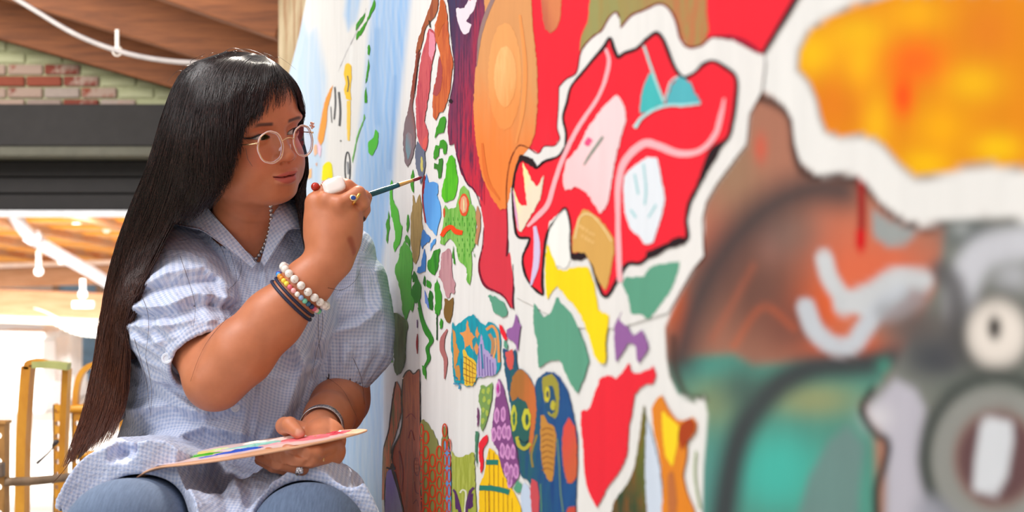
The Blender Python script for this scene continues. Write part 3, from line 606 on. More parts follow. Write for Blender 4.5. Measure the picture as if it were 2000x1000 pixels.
patch(D_([(410, 345), (400, 375), (430, 400), (445, 425), (475, 410), (490, 440), (495, 470), (465, 515), (455, 490), (455, 460), (430, 450), (410, 480), (390, 510), (385, 460), (383, 400), (395, 370)]), PU, 4)
patch(D_([(65, 360), (72, 390), (70, 440), (65, 480), (55, 440), (35, 420), (50, 395)]), PU, 4); patch(D_([(12, 390), (30, 430), (25, 440), (10, 410)]), RED, 4)
patch(D_([(480, 650), (487, 700), (482, 850), (495, 1000), (500, 1100), (360, 1100), (375, 1000), (385, 960), (430, 900), (450, 850), (465, 760)]), paint((110, 112, 48), (56, 74, 52), ((1265, 850), (1230, 990)), (130, 84, 44)), 3)
patch(D_([(490, 700), (510, 760), (535, 860), (545, 1000), (545, 1100), (500, 1100), (485, 880)]), (206, 216, 232), 4)
patch(D_([(540, 620), (560, 660), (590, 700), (620, 700), (640, 690), (655, 710), (650, 740), (625, 770), (620, 830), (610, 880), (625, 940), (650, 1000), (660, 1100), (540, 1100), (545, 920), (535, 830), (515, 740), (508, 660), (520, 640)]), (224, 132, 40), 5)
patch(D_([(620, 700), (640, 694), (652, 712), (648, 740), (622, 775), (610, 800), (596, 760), (600, 720)]), (170, 66, 30), 6); patch(D_([(542, 672), (565, 690), (598, 720), (592, 790), (575, 850), (555, 820), (545, 760)]), (246, 210, 40), 6)
patch(D_([(560, 880), (580, 870), (592, 960), (585, 1040), (565, 1040)]), (190, 110, 60), 6); line(D_([(652, 800), (648, 880), (665, 990)]), 3, (150, 170, 110), 4)
# turquoise panel
TQ = (26, 158, 176); ORG = (226, 150, 84)
patch(C_([(385, 70), (400, 95), (420, 80), (450, 50), (480, 35), (500, 60), (540, 90), (555, 70), (580, 80), (605, 105), (615, 160), (612, 230), (612, 300), (590, 330), (540, 335), (500, 345), (485, 375), (460, 390), (430, 370), (400, 365), (390, 310), (385, 240), (375, 200), (378, 120)]), paint(TQ, None, None, (36, 140, 160)), 4, jit=1)
patch(C_([(455, 55), (468, 120), (490, 142), (476, 165), (484, 215), (462, 180), (445, 205), (442, 150), (424, 122), (450, 118)]), ORG, 5, False)
patch(C_([(498, 165), (503, 190), (510, 205), (500, 235), (492, 210), (486, 195)]), ORG, 5, False); patch(C_([(500, 95), (505, 120), (512, 130), (502, 150), (492, 130)]), ORG, 5, False)
patch(C_([(385, 100), (405, 130), (410, 170), (425, 215), (415, 270), (400, 300), (396, 230), (390, 170)]), (214, 144, 70), 5)
patch(C_([(440, 205), (465, 240), (495, 270), (495, 350), (475, 385), (445, 375), (440, 300)]), (232, 190, 60), 5)
for k in range(5): line(C_([(441, 240 + k * 28), (470, 262 + k * 26), (494, 285 + k * 20)]), 1.2, (150, 96, 50), 6)
for k in range(3): line(C_([(452 + k * 13, 240 + k * 14), (454 + k * 13, 374)]), 1, (170, 104, 50), 6)
line(C_([(545, 110), (575, 92), (598, 125), (605, 190), (608, 270)]), 5, (226, 150, 84), 5); line(C_([(560, 130), (578, 170), (572, 240)]), 6, (190, 134, 90), 5); line(C_([(590, 150), (592, 200), (580, 250)]), 3, (236, 170, 100), 6)
patch(C_([(500, 270), (520, 130), (538, 200), (592, 250), (592, 328), (500, 340)]), (176, 158, 206), 5)
for k in range(6): line(C_([(508 + k * 14, 200 + k * 14), (512 + k * 14, 334)]), 1.6, (112, 88, 160), 6)
for q in ([(432, 250), (436, 350)], [(395, 330), (420, 350)], [(530, 300), (520, 180)]): line(C_(q), 3, (30, 130, 160), 6)
patch(C_([(405, 290), (425, 285), (430, 350), (410, 355)]), (200, 140, 70), 5); line(C_([(395, 372), (425, 378), (425, 400)]), 3, (60, 140, 180), 5)
patch(B_([(615, 765), (650, 775), (700, 810), (720, 850), (718, 880), (690, 885), (645, 860), (635, 820)]), TG, 4)
patch(C_([(610, 80), (625, 105), (648, 150), (640, 160), (618, 130), (608, 100)]), RED, 5); patch(C_([(690, 30), (700, 70), (714, 90), (706, 150), (702, 215), (690, 180), (655, 150), (645, 115), (680, 85)]), PU, 5); patch(C_([(635, 160), (650, 185), (648, 205), (632, 190)]), TG, 5)
# green spotted shape, purple ringed shape
patch(C_([(520, 380), (545, 390), (575, 365), (572, 450), (545, 560), (525, 605), (515, 580), (518, 500), (505, 450)]), (124, 158, 88), 4)
for x, y in ((530, 410), (555, 405), (535, 450), (558, 460), (530, 500), (548, 515), (528, 555)): patch(C_(ell(x, y, 8, 16, 8)), (172, 190, 84), 5)
patch(C_([(605, 345), (625, 375), (650, 480), (670, 600), (700, 690), (712, 800), (690, 850), (670, 875), (650, 850), (620, 780), (600, 700), (570, 640), (575, 560), (590, 440)]), (132, 74, 132), 4)
for x, y in ((604, 400), (597, 530), (629, 520), (582, 622), (609, 612), (635, 606), (655, 612), (625, 700), (651, 708), (677, 706), (645, 790), (668, 802), (692, 800), (662, 846)):
    patch(C_(ell(x, y, 13, 38)), (214, 150, 204), 5); patch(C_(ell(x, y, 6.5, 22, 10)), (172, 108, 168), 6)
patch(C_(ell(604, 395, 5, 26, 8)), (196, 40, 150), 7); patch(C_([(500, 480), (507, 505), (506, 560), (500, 590)]), (120, 60, 110), 4)
patch(C_([(492, 600), (506, 605), (500, 690), (498, 780), (490, 690)]), (70, 130, 100), 4); patch(C_([(550, 622), (552, 650), (527, 700), (530, 760), (518, 812), (510, 740), (508, 660)]), RED, 4)
# portrait pair on dark blue
patch(C_([(665, 215), (690, 200), (692, 240), (700, 300), (720, 300), (760, 340), (780, 400), (795, 350), (840, 318), (890, 322), (945, 400), (975, 530), (995, 640), (990, 800), (985, 1000), (985, 1100), (810, 1100), (775, 900), (745, 840), (715, 820), (690, 700), (665, 600), (665, 500), (650, 400), (632, 290), (628, 200)]), paint((38, 84, 138), (42, 96, 104), ((1100, 760), (1015, 800)), (34, 70, 128)), 4)
patch(C_([(640, 220), (655, 215), (675, 208), (682, 250), (675, 300), (660, 310), (645, 270)]), (214, 86, 80), 5)
patch(C_([(662, 420), (675, 340), (710, 300), (750, 330), (785, 400), (792, 500), (782, 620), (762, 720), (755, 600), (740, 470), (700, 440), (675, 460)]), paint((170, 110, 56), (204, 112, 60), ((1020, 740), (1050, 800))), 5)
patch(C_(ell(717, 570, 48, 122)), (44, 96, 92), 6); patch(C_(ell(683, 540, 15, 64)), (196, 194, 62), 7); patch(C_(ell(685, 540, 7, 36, 10)), (56, 110, 84), 8); patch(C_(ell(745, 548, 21, 54)), (202, 198, 60), 7); patch(C_(ell(748, 550, 8, 30, 10)), (46, 84, 80), 8)
line(C_([(698, 632), (708, 672), (735, 690), (765, 664)]), 7, (186, 176, 60), 7); line(C_([(706, 640), (735, 660), (758, 648)]), 2, (36, 60, 70), 8)
patch(C_([(822, 345), (868, 325), (902, 370), (906, 450), (898, 520), (882, 545), (862, 530), (836, 470), (824, 410)]), (160, 150, 62), 5); patch(C_(ell(862, 460, 26, 78)), (40, 82, 118), 6)
patch(C_(ell(848, 424, 14, 38)), (206, 192, 56), 7); patch(C_(ell(851, 424, 5, 16, 8)), (40, 60, 90), 8); patch(C_(ell(876, 478, 12, 26)), (190, 178, 60), 7); line(C_([(852, 510), (868, 528), (884, 516)]), 3, (180, 170, 60), 7)
patch(C_([(814, 530), (832, 524), (846, 560), (878, 580), (890, 620), (884, 740), (872, 850), (845, 838), (824, 780), (812, 680)]), (196, 136, 62), 5)
for k in range(8): line(C_([(820, 600 + k * 28), (845, 588 + k * 28), (878, 600 + k * 28)]), 1.8, (150, 96, 50), 6)
line(C_([(795, 620), (768, 720), (775, 780)]), 4, (150, 130, 60), 5); line(C_([(895, 640), (905, 760), (912, 900), (925, 1000)]), 2.5, (110, 140, 110), 5); line(C_([(812, 860), (818, 1000)]), 2.5, (90, 140, 110), 5)
patch(C_([(955, 540), (985, 590), (995, 700), (992, 820), (972, 862), (945, 850), (925, 760), (920, 660), (930, 580)]), paint((220, 78, 70), (206, 96, 62), ((1120, 820), (1130, 930))), 6); patch(C_([(770, 835), (795, 850), (808, 930), (806, 1000), (806, 1100), (780, 1100), (762, 900)]), (204, 80, 88), 6); patch(C_([(945, 985), (985, 970), (990, 1100), (945, 1100)]), (200, 76, 60), 6)
patch(C_([(730, 850), (770, 900), (790, 1000), (792, 1100), (740, 1100), (715, 930)]), (196, 210, 232), 5); patch(C_([(700, 840), (722, 865), (718, 900), (695, 905), (680, 880)]), (90, 158, 126), 5)
# yellow shape with planks
patch(C_([(560, 685), (600, 720), (625, 800), (650, 860), (680, 900), (710, 960), (718, 1000), (720, 1100), (515, 1100), (510, 880), (535, 810), (545, 740)]), (248, 198, 26), 4)
for x, y0 in ((560, 700), (582, 710), (604, 770), (628, 830), (650, 880), (556, 860), (540, 880), (672, 930)): line(C_([(x, y0), (x + 2, 1060)]), 1.5, (190, 134, 30), 5)
line(C_([(545, 755), (605, 756)]), 10, (40, 124, 110), 6); line(C_([(512, 880), (590, 885), (660, 902)]), 10, (40, 124, 110), 6)
# orange brown tower and its neighbours at the fold
TW = paint((166, 84, 52), (176, 66, 44), ((800, 760), (800, 980)), (134, 58, 46))
patch(C_([(150, 315), (165, 310), (185, 325), (225, 305), (230, 400), (233, 560), (235, 700), (235, 850), (248, 950), (252, 1100), (145, 1100), (130, 960), (112, 860), (100, 790), (100, 690), (122, 620), (133, 540), (130, 440), (135, 350)]), TW, 4)
line(C_([(135, 345), (150, 315), (168, 308), (186, 325), (226, 305), (232, 400), (236, 560), (238, 850), (252, 960), (254, 1090)]), 2.6, (50, 34, 34), 5); line(C_([(134, 350), (130, 450), (133, 540), (122, 620), (100, 690), (98, 790), (112, 870), (140, 1010)]), 2.4, (50, 34, 34), 5)
for q in ([(190, 740), (205, 735), (222, 745), (225, 810), (205, 820), (190, 790), (190, 745)], [(192, 850), (200, 900), (228, 910)], [(120, 700), (135, 800), (130, 900)], [(150, 540), (175, 520), (200, 545)], [(160, 640), (175, 600), (192, 650)], [(185, 960), (205, 940), (225, 970)]): line(C_(q), 1.8, (120, 24, 40), 6)
for k in range(9): patch(C_(ell(198 + 10 * (k % 3), 756 + 20 * (k // 3), 3.4, 7, 8)), (206, 110, 80), 6)
patch(C_([(110, 362), (124, 400), (128, 500), (112, 600), (92, 700), (96, 760), (76, 830), (68, 950), (56, 930), (58, 830), (65, 700), (85, 610), (95, 480), (100, 400)]), paint((196, 104, 80), (214, 116, 76), ((782, 760), (770, 900)), (120, 110, 80)), 5); patch(C_([(80, 790), (104, 800), (118, 900), (142, 1100), (72, 1100), (76, 900)]), paint((140, 120, 186), (170, 170, 206), ((775, 920), (790, 1000))), 4)
line(C_([(108, 362), (96, 480), (86, 610), (66, 700), (58, 830), (55, 940)]), 1.6, (60, 44, 50), 6); line(C_([(80, 780), (104, 790), (96, 762)]), 3, (60, 50, 60), 6); patch(C_([(56, 940), (72, 940), (74, 1010), (60, 1010)]), (196, 200, 200), 6); line(C_([(104, 800), (124, 920), (146, 1060)]), 2, (50, 40, 50), 6)
patch(C_([(240, 560), (260, 545), (290, 600), (320, 690), (335, 580), (350, 600), (365, 690), (375, 800), (380, 1100), (250, 1100), (235, 800)]), (134, 134, 76), 4)
patch(C_([(340, 650), (366, 690), (376, 800), (382, 1100), (350, 1100), (345, 850)]), (92, 150, 204), 5)
rr = (206, 66, 30)
for i_, x in enumerate((248, 268, 291, 316, 341, 366)):
    for k in range(7):
        y = 600 + k * 74 + (i_ % 2) * 34 + (i_ > 4) * 40
        if (x < 300 and y < 560) or (285 < x < 330 and y < 700) or y > 1060 or (x > 330 and y < 600): continue
        line([(740 + (x + 10 * math.cos(q)) / 2.5, 600 + (y + 31 * math.sin(q)) / 2.5) for q in np.linspace(0, 2*PI, 11)], 2.6, rr, 6, jit=.1)
patch(C_([(382, 700), (400, 720), (430, 735), (460, 715), (485, 710), (490, 880), (497, 1000), (498, 1100), (390, 1100), (386, 850)]), paint((158, 166, 64), None, None, (184, 190, 90)), 4)
for q in ([(396, 890), (410, 905), (428, 985), (434, 1060)], [(486, 880), (470, 900), (455, 980), (450, 1060)]): line(C_(q), 5, (90, 50, 100), 6)
patch(C_([(404, 915), (420, 920), (428, 980), (412, 985)]), (84, 46, 96), 5); patch(C_([(462, 920), (482, 905), (480, 970), (460, 985)]), (84, 46, 96), 5); line(C_([(430, 905), (440, 890), (452, 905), (448, 1000)]), 3, (220, 218, 190), 6)
# small green and blue pieces, middle left
GR = (86, 186, 60); G2 = (64, 150, 44); DG = (44, 112, 40); BL = (84, 154, 222); B2 = (62, 120, 190)
for q, c, l in [
 ([(85, 140), (92, 160), (90, 220), (100, 270), (118, 300), (130, 370), (142, 400), (140, 440), (130, 490), (115, 510), (105, 535), (100, 500), (108, 450), (100, 390), (85, 330), (78, 260), (75, 200)], GR, 2),
 ([(70, 310), (78, 340), (75, 370), (80, 400), (72, 440), (70, 490), (60, 470), (62, 420), (55, 380), (68, 350)], G2, 2), ([(200, 85), (208, 120), (205, 170), (205, 215), (195, 200), (187, 160), (192, 120)], G2, 2),
 ([(172, 325), (180, 350), (180, 390), (172, 430), (165, 410), (168, 360)], G2, 2), ([(165, 440), (182, 460), (185, 510), (172, 490), (158, 480), (155, 460)], G2, 2),
 ([(200, 225), (215, 270), (240, 220), (250, 290), (250, 360), (258, 410), (245, 480), (235, 560), (215, 600), (203, 585), (195, 520), (188, 470), (190, 400), (188, 340), (198, 300), (200, 260)], paint((166, 140, 88), None, None, (144, 120, 74)), 2),
 ([(275, 110), (290, 150), (335, 160), (340, 200), (335, 240), (350, 270), (355, 340), (345, 380), (330, 440), (310, 415), (285, 390), (270, 350), (262, 300), (255, 240), (265, 200), (270, 150)], paint((86, 150, 220), (100, 170, 236), ((845, 380), (860, 430))), 2),
 ([(265, 410), (280, 430), (302, 455), (295, 480), (265, 500), (260, 520), (248, 490), (250, 420)], B2, 2), ([(330, 460), (325, 490), (310, 510), (300, 535), (305, 490), (318, 470)], BL, 2), ([(270, 510), (278, 560), (282, 600), (278, 640), (255, 650), (225, 645), (230, 620), (250, 610), (258, 560)], B2, 2),
 ([(350, 515), (345, 570), (340, 620), (325, 660), (300, 640), (288, 610), (295, 580), (310, 560), (320, 530)], paint(G2, None, None, DG), 2),
 ([(415, 10), (430, 20), (440, 90), (450, 150), (440, 210), (425, 250), (400, 260), (375, 260), (358, 230), (365, 170), (380, 120), (385, 60), (400, 15)], paint((92, 192, 40), None, None, (72, 170, 36)), 2),
 ([(345, 30), (365, 25), (362, 80), (355, 130), (342, 135), (335, 90), (315, 80), (320, 50), (340, 60)], (60, 128, 48), 2),
 ([(485, 175), (505, 200), (520, 270), (535, 290), (548, 350), (545, 430), (555, 450), (540, 500), (520, 530), (525, 600), (525, 640), (515, 710), (500, 700), (498, 620), (480, 600), (455, 570), (440, 500), (410, 460), (390, 470), (375, 495), (352, 490), (355, 430), (370, 370), (368, 300), (375, 280), (400, 300), (440, 290), (450, 240), (465, 190)], paint((136, 190, 92), None, None, (96, 168, 62)), 2),
 ([(555, 280), (570, 320), (572, 400), (555, 495), (542, 490), (552, 400), (545, 330)], (190, 130, 96), 3),
 ([(400, 510), (415, 560), (415, 620), (425, 680), (440, 700), (435, 760), (415, 750), (400, 780), (380, 770), (365, 700), (345, 670), (355, 600), (360, 540)], paint((196, 146, 152), None, None, (178, 124, 134)), 2),
 ([(155, 475), (175, 500), (195, 540), (200, 600), (195, 640), (190, 700), (195, 760), (210, 800), (200, 860), (185, 840), (165, 900), (145, 860), (138, 770), (125, 700), (108, 640), (112, 600), (125, 570), (130, 520)], paint((92, 178, 70), (78, 150, 62), ((800, 480), (800, 600)), (78, 160, 60)), 2),
 ([(230, 680), (255, 720), (252, 790), (220, 810), (205, 790), (190, 760), (200, 720)], (54, 124, 46), 3), ([(205, 630), (225, 660), (230, 690), (200, 700), (198, 660)], DG, 2), ([(275, 660), (282, 690), (280, 720), (268, 700)], DG, 2), ([(290, 680), (310, 710), (308, 730), (288, 720)], G2, 2),
 ([(335, 680), (350, 720), (360, 780), (355, 850), (345, 880), (328, 870), (330, 800), (325, 720)], G2, 2), ([(305, 740), (318, 770), (318, 850), (308, 840), (298, 790)], DG, 2), ([(278, 740), (298, 790), (305, 850), (285, 810)], (110, 140, 214), 2),
 ([(375, 785), (400, 795), (430, 780), (425, 860), (405, 925), (385, 910), (370, 870)], (126, 94, 44), 2), ([(355, 890), (365, 910), (362, 945), (350, 930)], G2, 2), ([(425, 500), (432, 560), (440, 600), (430, 600), (420, 550)], G2, 3)]: patch(B_(q), c, l)
for r_ in range(14):                                   # scale marks on the green fish
    for k in range(7):
        x, y = 372 + k * 26 + (r_ % 2) * 10, 235 + r_ * 28
        if pmask is not None and ((440 < x < 540 and 330 < y < 560) or (380 < x < 545 and 340 < y < 440) or (450 < x < 510 and 360 > y > 340)) and not (350 < x < 490 and 395 < y < 450): line(B_([(x, y), (x + 1, y + 18)]), 1.2, (60, 140, 44), 3)
patch(B_(ell(484, 278, 27, 62)), (226, 84, 48), 4); patch(B_(ell(484, 278, 19, 48)), (226, 160, 128), 5); patch(B_(ell(485, 278, 3.5, 36, 8)), (226, 226, 170), 6); patch(B_(ell(374, 320, 5, 28, 8)), (220, 90, 50), 4)
line(B_([(360, 448), (382, 415), (412, 398), (440, 422), (478, 430)]), [8, 9, 9, 10, 9], (240, 74, 28), 5)
line(B_([(268, 118), (258, 180), (257, 250), (264, 310), (276, 376)]), 3, (150, 40, 50), 3); line(B_([(335, 890), (337, 950), (338, 1010)]), 1.2, (60, 100, 60), 2)
line(B_([(235, 790), (258, 870), (288, 950), (312, 1000)]), [5, 9, 9, 6], (54, 128, 44), 3); line(C_([(215, 0), (240, 60), (272, 125), (284, 165), (270, 200), (276, 250), (262, 290)]), [6, 9, 8, 6, 5, 5, 4], (54, 134, 44), 4); patch(C_([(248, 285), (265, 290), (268, 355), (255, 325)]), G2, 4)
patch(C_([(85, 25), (110, 30), (140, 50), (158, 90), (150, 130), (145, 200), (145, 260), (125, 320), (110, 335), (100, 290), (100, 200), (85, 150), (78, 70)]), paint((104, 124, 84), (86, 104, 78), ((790, 640), (790, 720)), (72, 90, 64)), 3); line(C_([(84, 100), (88, 180), (94, 270)]), 3, (120, 190, 100), 4)
line(C_([(205, 60), (206, 100)]), 2, (110, 70, 120), 3); line(C_([(207, 130), (205, 180), (207, 226)]), [2, 5, 2], (150, 40, 44), 3); patch(C_([(320, 55), (330, 70), (328, 95), (318, 105)]), G2, 3); line(C_([(304, 30), (304, 160)]), 1.6, (50, 90, 50), 3)
line(C_([(352, 108), (330, 150), (327, 205), (343, 255), (342, 300), (338, 350)]), [3, 8, 9, 8, 6, 2], (178, 110, 108), 3)
# upper left pieces
for q, c, l in [
 ([(440, 0), (445, 30), (420, 80), (400, 120), (380, 165), (350, 195), (352, 165), (375, 140), (395, 110), (410, 80), (425, 40)], G2, 1), ([(395, 65), (385, 100), (365, 130), (348, 150), (350, 120), (370, 90)], G2, 1), ([(412, 215), (420, 235), (415, 270), (408, 265), (406, 235)], G2, 1),
 ([(410, 290), (416, 320), (410, 360), (403, 400), (395, 410), (400, 370), (404, 340)], G2, 1), ([(398, 425), (402, 460), (405, 500), (392, 505), (390, 470)], G2, 1), ([(390, 555), (396, 575), (385, 600), (370, 640), (355, 690), (345, 740), (333, 795), (330, 780), (342, 720), (355, 660), (372, 615), (384, 590)], (110, 180, 90), 1),
 ([(445, 632), (460, 650), (458, 700), (440, 745), (428, 762), (412, 745), (408, 700), (420, 680), (435, 670)], (84, 186, 66), 1), ([(235, 415), (225, 470), (210, 530), (205, 600), (190, 680), (175, 710), (160, 680), (170, 620), (185, 540), (200, 480)], (238, 158, 72), 1),
 ([(300, 310), (325, 320), (328, 380), (320, 440), (326, 490), (300, 480), (290, 440), (298, 400), (288, 360)], (246, 200, 66), 1), ([(305, 490), (322, 490), (322, 600), (318, 690), (308, 690), (304, 600)], (246, 204, 90), 1),
 ([(205, 790), (230, 800), (235, 870), (215, 870), (200, 885), (180, 880), (185, 810)], (240, 228, 30), 1), ([(140, 720), (155, 705), (158, 750), (145, 765)], (240, 186, 150), 1), ([(112, 830), (130, 822), (130, 870), (112, 872)], (244, 190, 140), 1), ([(160, 690), (180, 720), (172, 770), (160, 740)], (232, 200, 220), 1), ([(150, 800), (158, 790), (156, 815)], (240, 170, 120), 1),
 ([(730, -10), (757, -10), (752, 50), (730, 95), (712, 110), (690, 150), (670, 240), (645, 260), (655, 200), (680, 130), (705, 60)], paint((166, 92, 60), None, None, (146, 76, 54)), 3),
 ([(668, 250), (660, 300), (650, 360), (640, 440), (630, 520), (640, 600), (645, 680), (632, 760), (605, 815), (590, 780), (582, 700), (590, 600), (612, 520), (625, 420), (640, 330), (650, 250)], paint((140, 66, 52), (128, 110, 116), ((815, 180), (805, 250))), 3),
 ([(610, 640), (628, 660), (630, 720), (608, 780), (596, 720), (598, 660)], paint((112, 144, 156), (150, 120, 124), ((800, 300), (810, 255))), 4),
 ([(710, 140), (735, 150), (745, 200), (738, 260), (722, 330), (715, 420), (700, 520), (690, 590), (706, 640), (705, 700), (695, 735), (680, 740), (665, 700), (652, 660), (648, 580), (645, 500), (655, 420), (665, 330), (680, 250), (700, 180)], paint((204, 92, 98), None, None, (180, 66, 84)), 3),
 ([(715, 150), (738, 170), (742, 240), (725, 300), (710, 260), (712, 200)], (226, 140, 160), 4), ([(680, 690), (700, 660), (704, 690), (695, 730), (682, 735)], (222, 96, 90), 4),
 ([(770, -10), (790, 20), (800, 80), (805, 150), (810, 210), (830, 310), (822, 360), (815, 430), (800, 500), (780, 545), (760, 550), (745, 590), (732, 575), (728, 500), (735, 430), (760, 350), (765, 260), (745, 200), (738, 130), (755, 80)], paint((206, 106, 60), None, None, (180, 80, 54)), 3),
 ([(762, 270), (778, 340), (770, 440), (745, 470), (730, 460), (745, 400)], (168, 74, 76), 4), ([(770, -10), (785, 20), (792, 100), (770, 140), (756, 180), (748, 130), (760, 70)], (190, 92, 46), 4),
 ([(655, 690), (670, 715), (690, 740), (695, 800), (685, 860), (670, 900), (665, 870), (648, 820), (642, 740)], (104, 112, 134), 4), ([(674, 765), (682, 770), (684, 820), (678, 842), (671, 820)], (206, 196, 110), 5),
 ([(770, 575), (790, 570), (790, 620), (780, 650), (755, 655), (740, 675), (745, 640), (758, 600)], G2, 3), ([(765, 690), (780, 680), (800, 700), (795, 745), (785, 755), (775, 720), (762, 725), (758, 760), (735, 780), (735, 740), (745, 710), (762, 712)], G2, 3),
 ([(690, 860), (695, 900), (688, 1000), (680, 960), (684, 900)], (180, 60, 60), 1)]: patch(A_(q), c, l)
GY = (96, 96, 100)
for q, w_ in ([(245, 425), (248, 500), (242, 582)], 3), ([(265, 450), (272, 540), (268, 615)], 4), ([(308, 370), (314, 410), (308, 450)], 2.5), ([(225, 520), (230, 600)], 1.5), ([(272, 685), (276, 690)], 3): line(A_(q), w_, GY, 2)
line([(560 + (308 + 13 * math.cos(q)) / 2.5, (820 + 78 * math.sin(q)) / 2.5) for q in np.linspace(0, 2*PI, 15)], 2.2, (70, 72, 78), 2, jit=.2); line(A_([(308, 790), (312, 850)]), 4, (150, 152, 158), 2)
line(A_([(400, 40), (350, 160), (300, 260), (262, 350)]), .45, (130, 130, 140), 2); line(A_([(662, 240), (650, 360), (638, 470)]), 1.2, (60, 40, 40), 4); line(A_([(805, 0), (815, 100), (822, 210), (838, 320), (828, 420), (806, 520)]), 1.4, (70, 50, 60), 4); line(A_([(712, 100), (718, 135)]), 2, (60, 50, 40), 5)
patch(A_([(805, 490), (820, 484), (830, 492), (822, 506), (812, 500)]), (40, 26, 36), 5)
# ---------------------------------------------------------------- signed distance modelling for the figure and her clothes
f32 = np.float32
def smin(a, b, k): h = np.clip(.5 + .5 * (b - a) / k, 0, 1); return b * (1 - h) + a * h - k * h * (1 - h)
def smax(a, b, k): return -smin(-a, -b, k)
def cap_(p, a, b, ra, rb=None):
    rb = ra if rb is None else rb; a = np.asarray(a, f32); ba = np.asarray(b, f32) - a; pa = p - a
    h = np.clip(pa @ ba / (ba @ ba + 1e-12), 0, 1); return np.linalg.norm(pa - h[:, None] * ba, axis=1) - (ra + (rb - ra) * h)
def chain(p, pts, rad, k=.01):
    d = None
    for a, b, ra, rb in zip(pts[:-1], pts[1:], rad[:-1], rad[1:]):
        e = cap_(p, a, b, ra, rb); d = e if d is None else smin(d, e, k)
    return d
def ell_(p, c, r, R=None):
    q = p - np.asarray(c, f32)
    if R is not None: q = q @ R
    r = np.asarray(r, f32); k0 = np.linalg.norm(q / r, axis=1); k1 = np.linalg.norm(q / (r * r), axis=1) + 1e-9; return k0 * (k0 - 1) / k1
def segd(p, pts):
    d = None
    for a, b in zip(pts[:-1], pts[1:]):
        e = cap_(p, a, b, 0.0); d = e if d is None else np.minimum(d, e)
    return d
def nets(fn, lo, hi, h, B=8, slack=1.0):
    lo = np.asarray(lo, float); n = (np.ceil((np.asarray(hi) - lo) / h / B).astype(int)) * B + 1
    nb = (n - 1) // B; ii = np.stack(np.meshgrid(*[np.arange(k) for k in nb], indexing='ij'), -1).reshape(-1, 3)
    cc = (lo + (ii + .5) * B * h).astype(f32); dc = fn(cc)
    D = np.empty(tuple(n), f32); fill = np.where(dc < 0, -1., 1.).astype(f32).reshape(nb)
    for ax in range(3): fill = np.repeat(fill, B, axis=ax)
    fill = np.pad(fill, [(0, 1)] * 3, mode='edge'); D[:] = fill
    act = ii[np.abs(dc) < B * h * .87 * slack + .004]
    g = np.stack(np.meshgrid(*[np.arange(B + 1)] * 3, indexing='ij'), -1).reshape(-1, 3)
    for s in range(0, len(act), 600):
        q = (act[s:s+600, None] * B + g[None]).reshape(-1, 3); v = fn((lo + q * h).astype(f32)); D[q[:, 0], q[:, 1], q[:, 2]] = v
    return D, lo, h
def polyg(D, lo, h, fn=None):
    ins = D < 0; s = np.zeros(tuple(k - 1 for k in D.shape), np.int8)
    offs = [(a, b, c) for a in (0, 1) for b in (0, 1) for c in (0, 1)]
    nx, ny, nz = s.shape
    for a, b, c in offs: s += ins[a:a+nx, b:b+ny, c:c+nz]
    idx = np.argwhere((s > 0) & (s < 8)); m = len(idx); vid = np.full(s.shape, -1, np.int32); vid[tuple(idx.T)] = np.arange(m)
    acc = np.zeros((m, 3)); cnt = np.zeros(m); co = [D[idx[:, 0] + a, idx[:, 1] + b, idx[:, 2] + c] for a, b, c in offs]
    for i, oi in enumerate(offs):
        for j in range(i + 1, 8):
            oj = offs[j]
            if sum(abs(x - y) for x, y in zip(oi, oj)) != 1: continue
            m_ = (co[i] < 0) != (co[j] < 0); t = co[i] / (co[i] - co[j] + 1e-20); t = np.clip(t, 0, 1)
            p = np.array(oi)[None] + t[:, None] * (np.array(oj) - np.array(oi))[None]; acc[m_] += p[m_]; cnt[m_] += 1
    V = lo + (idx + acc / cnt[:, None]) * h
    Q = []
    for ax in range(3):
        u, v = (ax + 1) % 3, (ax + 2) % 3; sl0 = [slice(None)] * 3; sl1 = [slice(None)] * 3; sl0[ax] = slice(0, -1); sl1[ax] = slice(1, None)
        A, Bq = ins[tuple(sl0)], ins[tuple(sl1)]; e = np.argwhere(A != Bq); ok = (e[:, u] > 0) & (e[:, v] > 0) & (e[:, u] < D.shape[u] - 1) & (e[:, v] < D.shape[v] - 1); e = e[ok]
        c = [e.copy() for _ in range(4)]; c[0][:, u] -= 1; c[0][:, v] -= 1; c[1][:, v] -= 1; c[3][:, u] -= 1
        q = np.stack([vid[tuple(k.T)] for k in c], 1); fl = ~A[tuple(e.T)]; q[fl] = q[fl][:, ::-1]; Q.append(q)
    Q = np.vstack(Q); Q = Q[(Q >= 0).all(1)]
    if fn is not None:
        for _ in range(2):
            p = V.astype(f32); e = h * .4; d0 = fn(p); gr_ = np.stack([fn(p + np.eye(3, dtype=f32)[k] * e) - d0 for k in range(3)], 1) / e
            L = np.linalg.norm(gr_, axis=1); step = np.clip(d0 / (L * L + 1e-3), -h * .6, h * .6); V = V - step[:, None] * gr_
    return V, Q
def solid(name, fn, lo, hi, h, mat, parent=None, colfn=None, keep=None, slack=1.0):
    D, lo_, _ = nets(fn, lo, hi, h, 8, slack); V, Q = polyg(D, lo_, h, fn)
    if keep is not None: k = keep(V); Q = Q[k[Q].all(1)]; used = np.zeros(len(V), bool); used[Q.ravel()] = True; re = np.cumsum(used) - 1; V = V[used]; Q = re[Q]
    return V, Q
def PT(px, py, Y): return np.array(P(px, py, Y), f32)
def PTS(*a): return [PT(*q) for q in a]

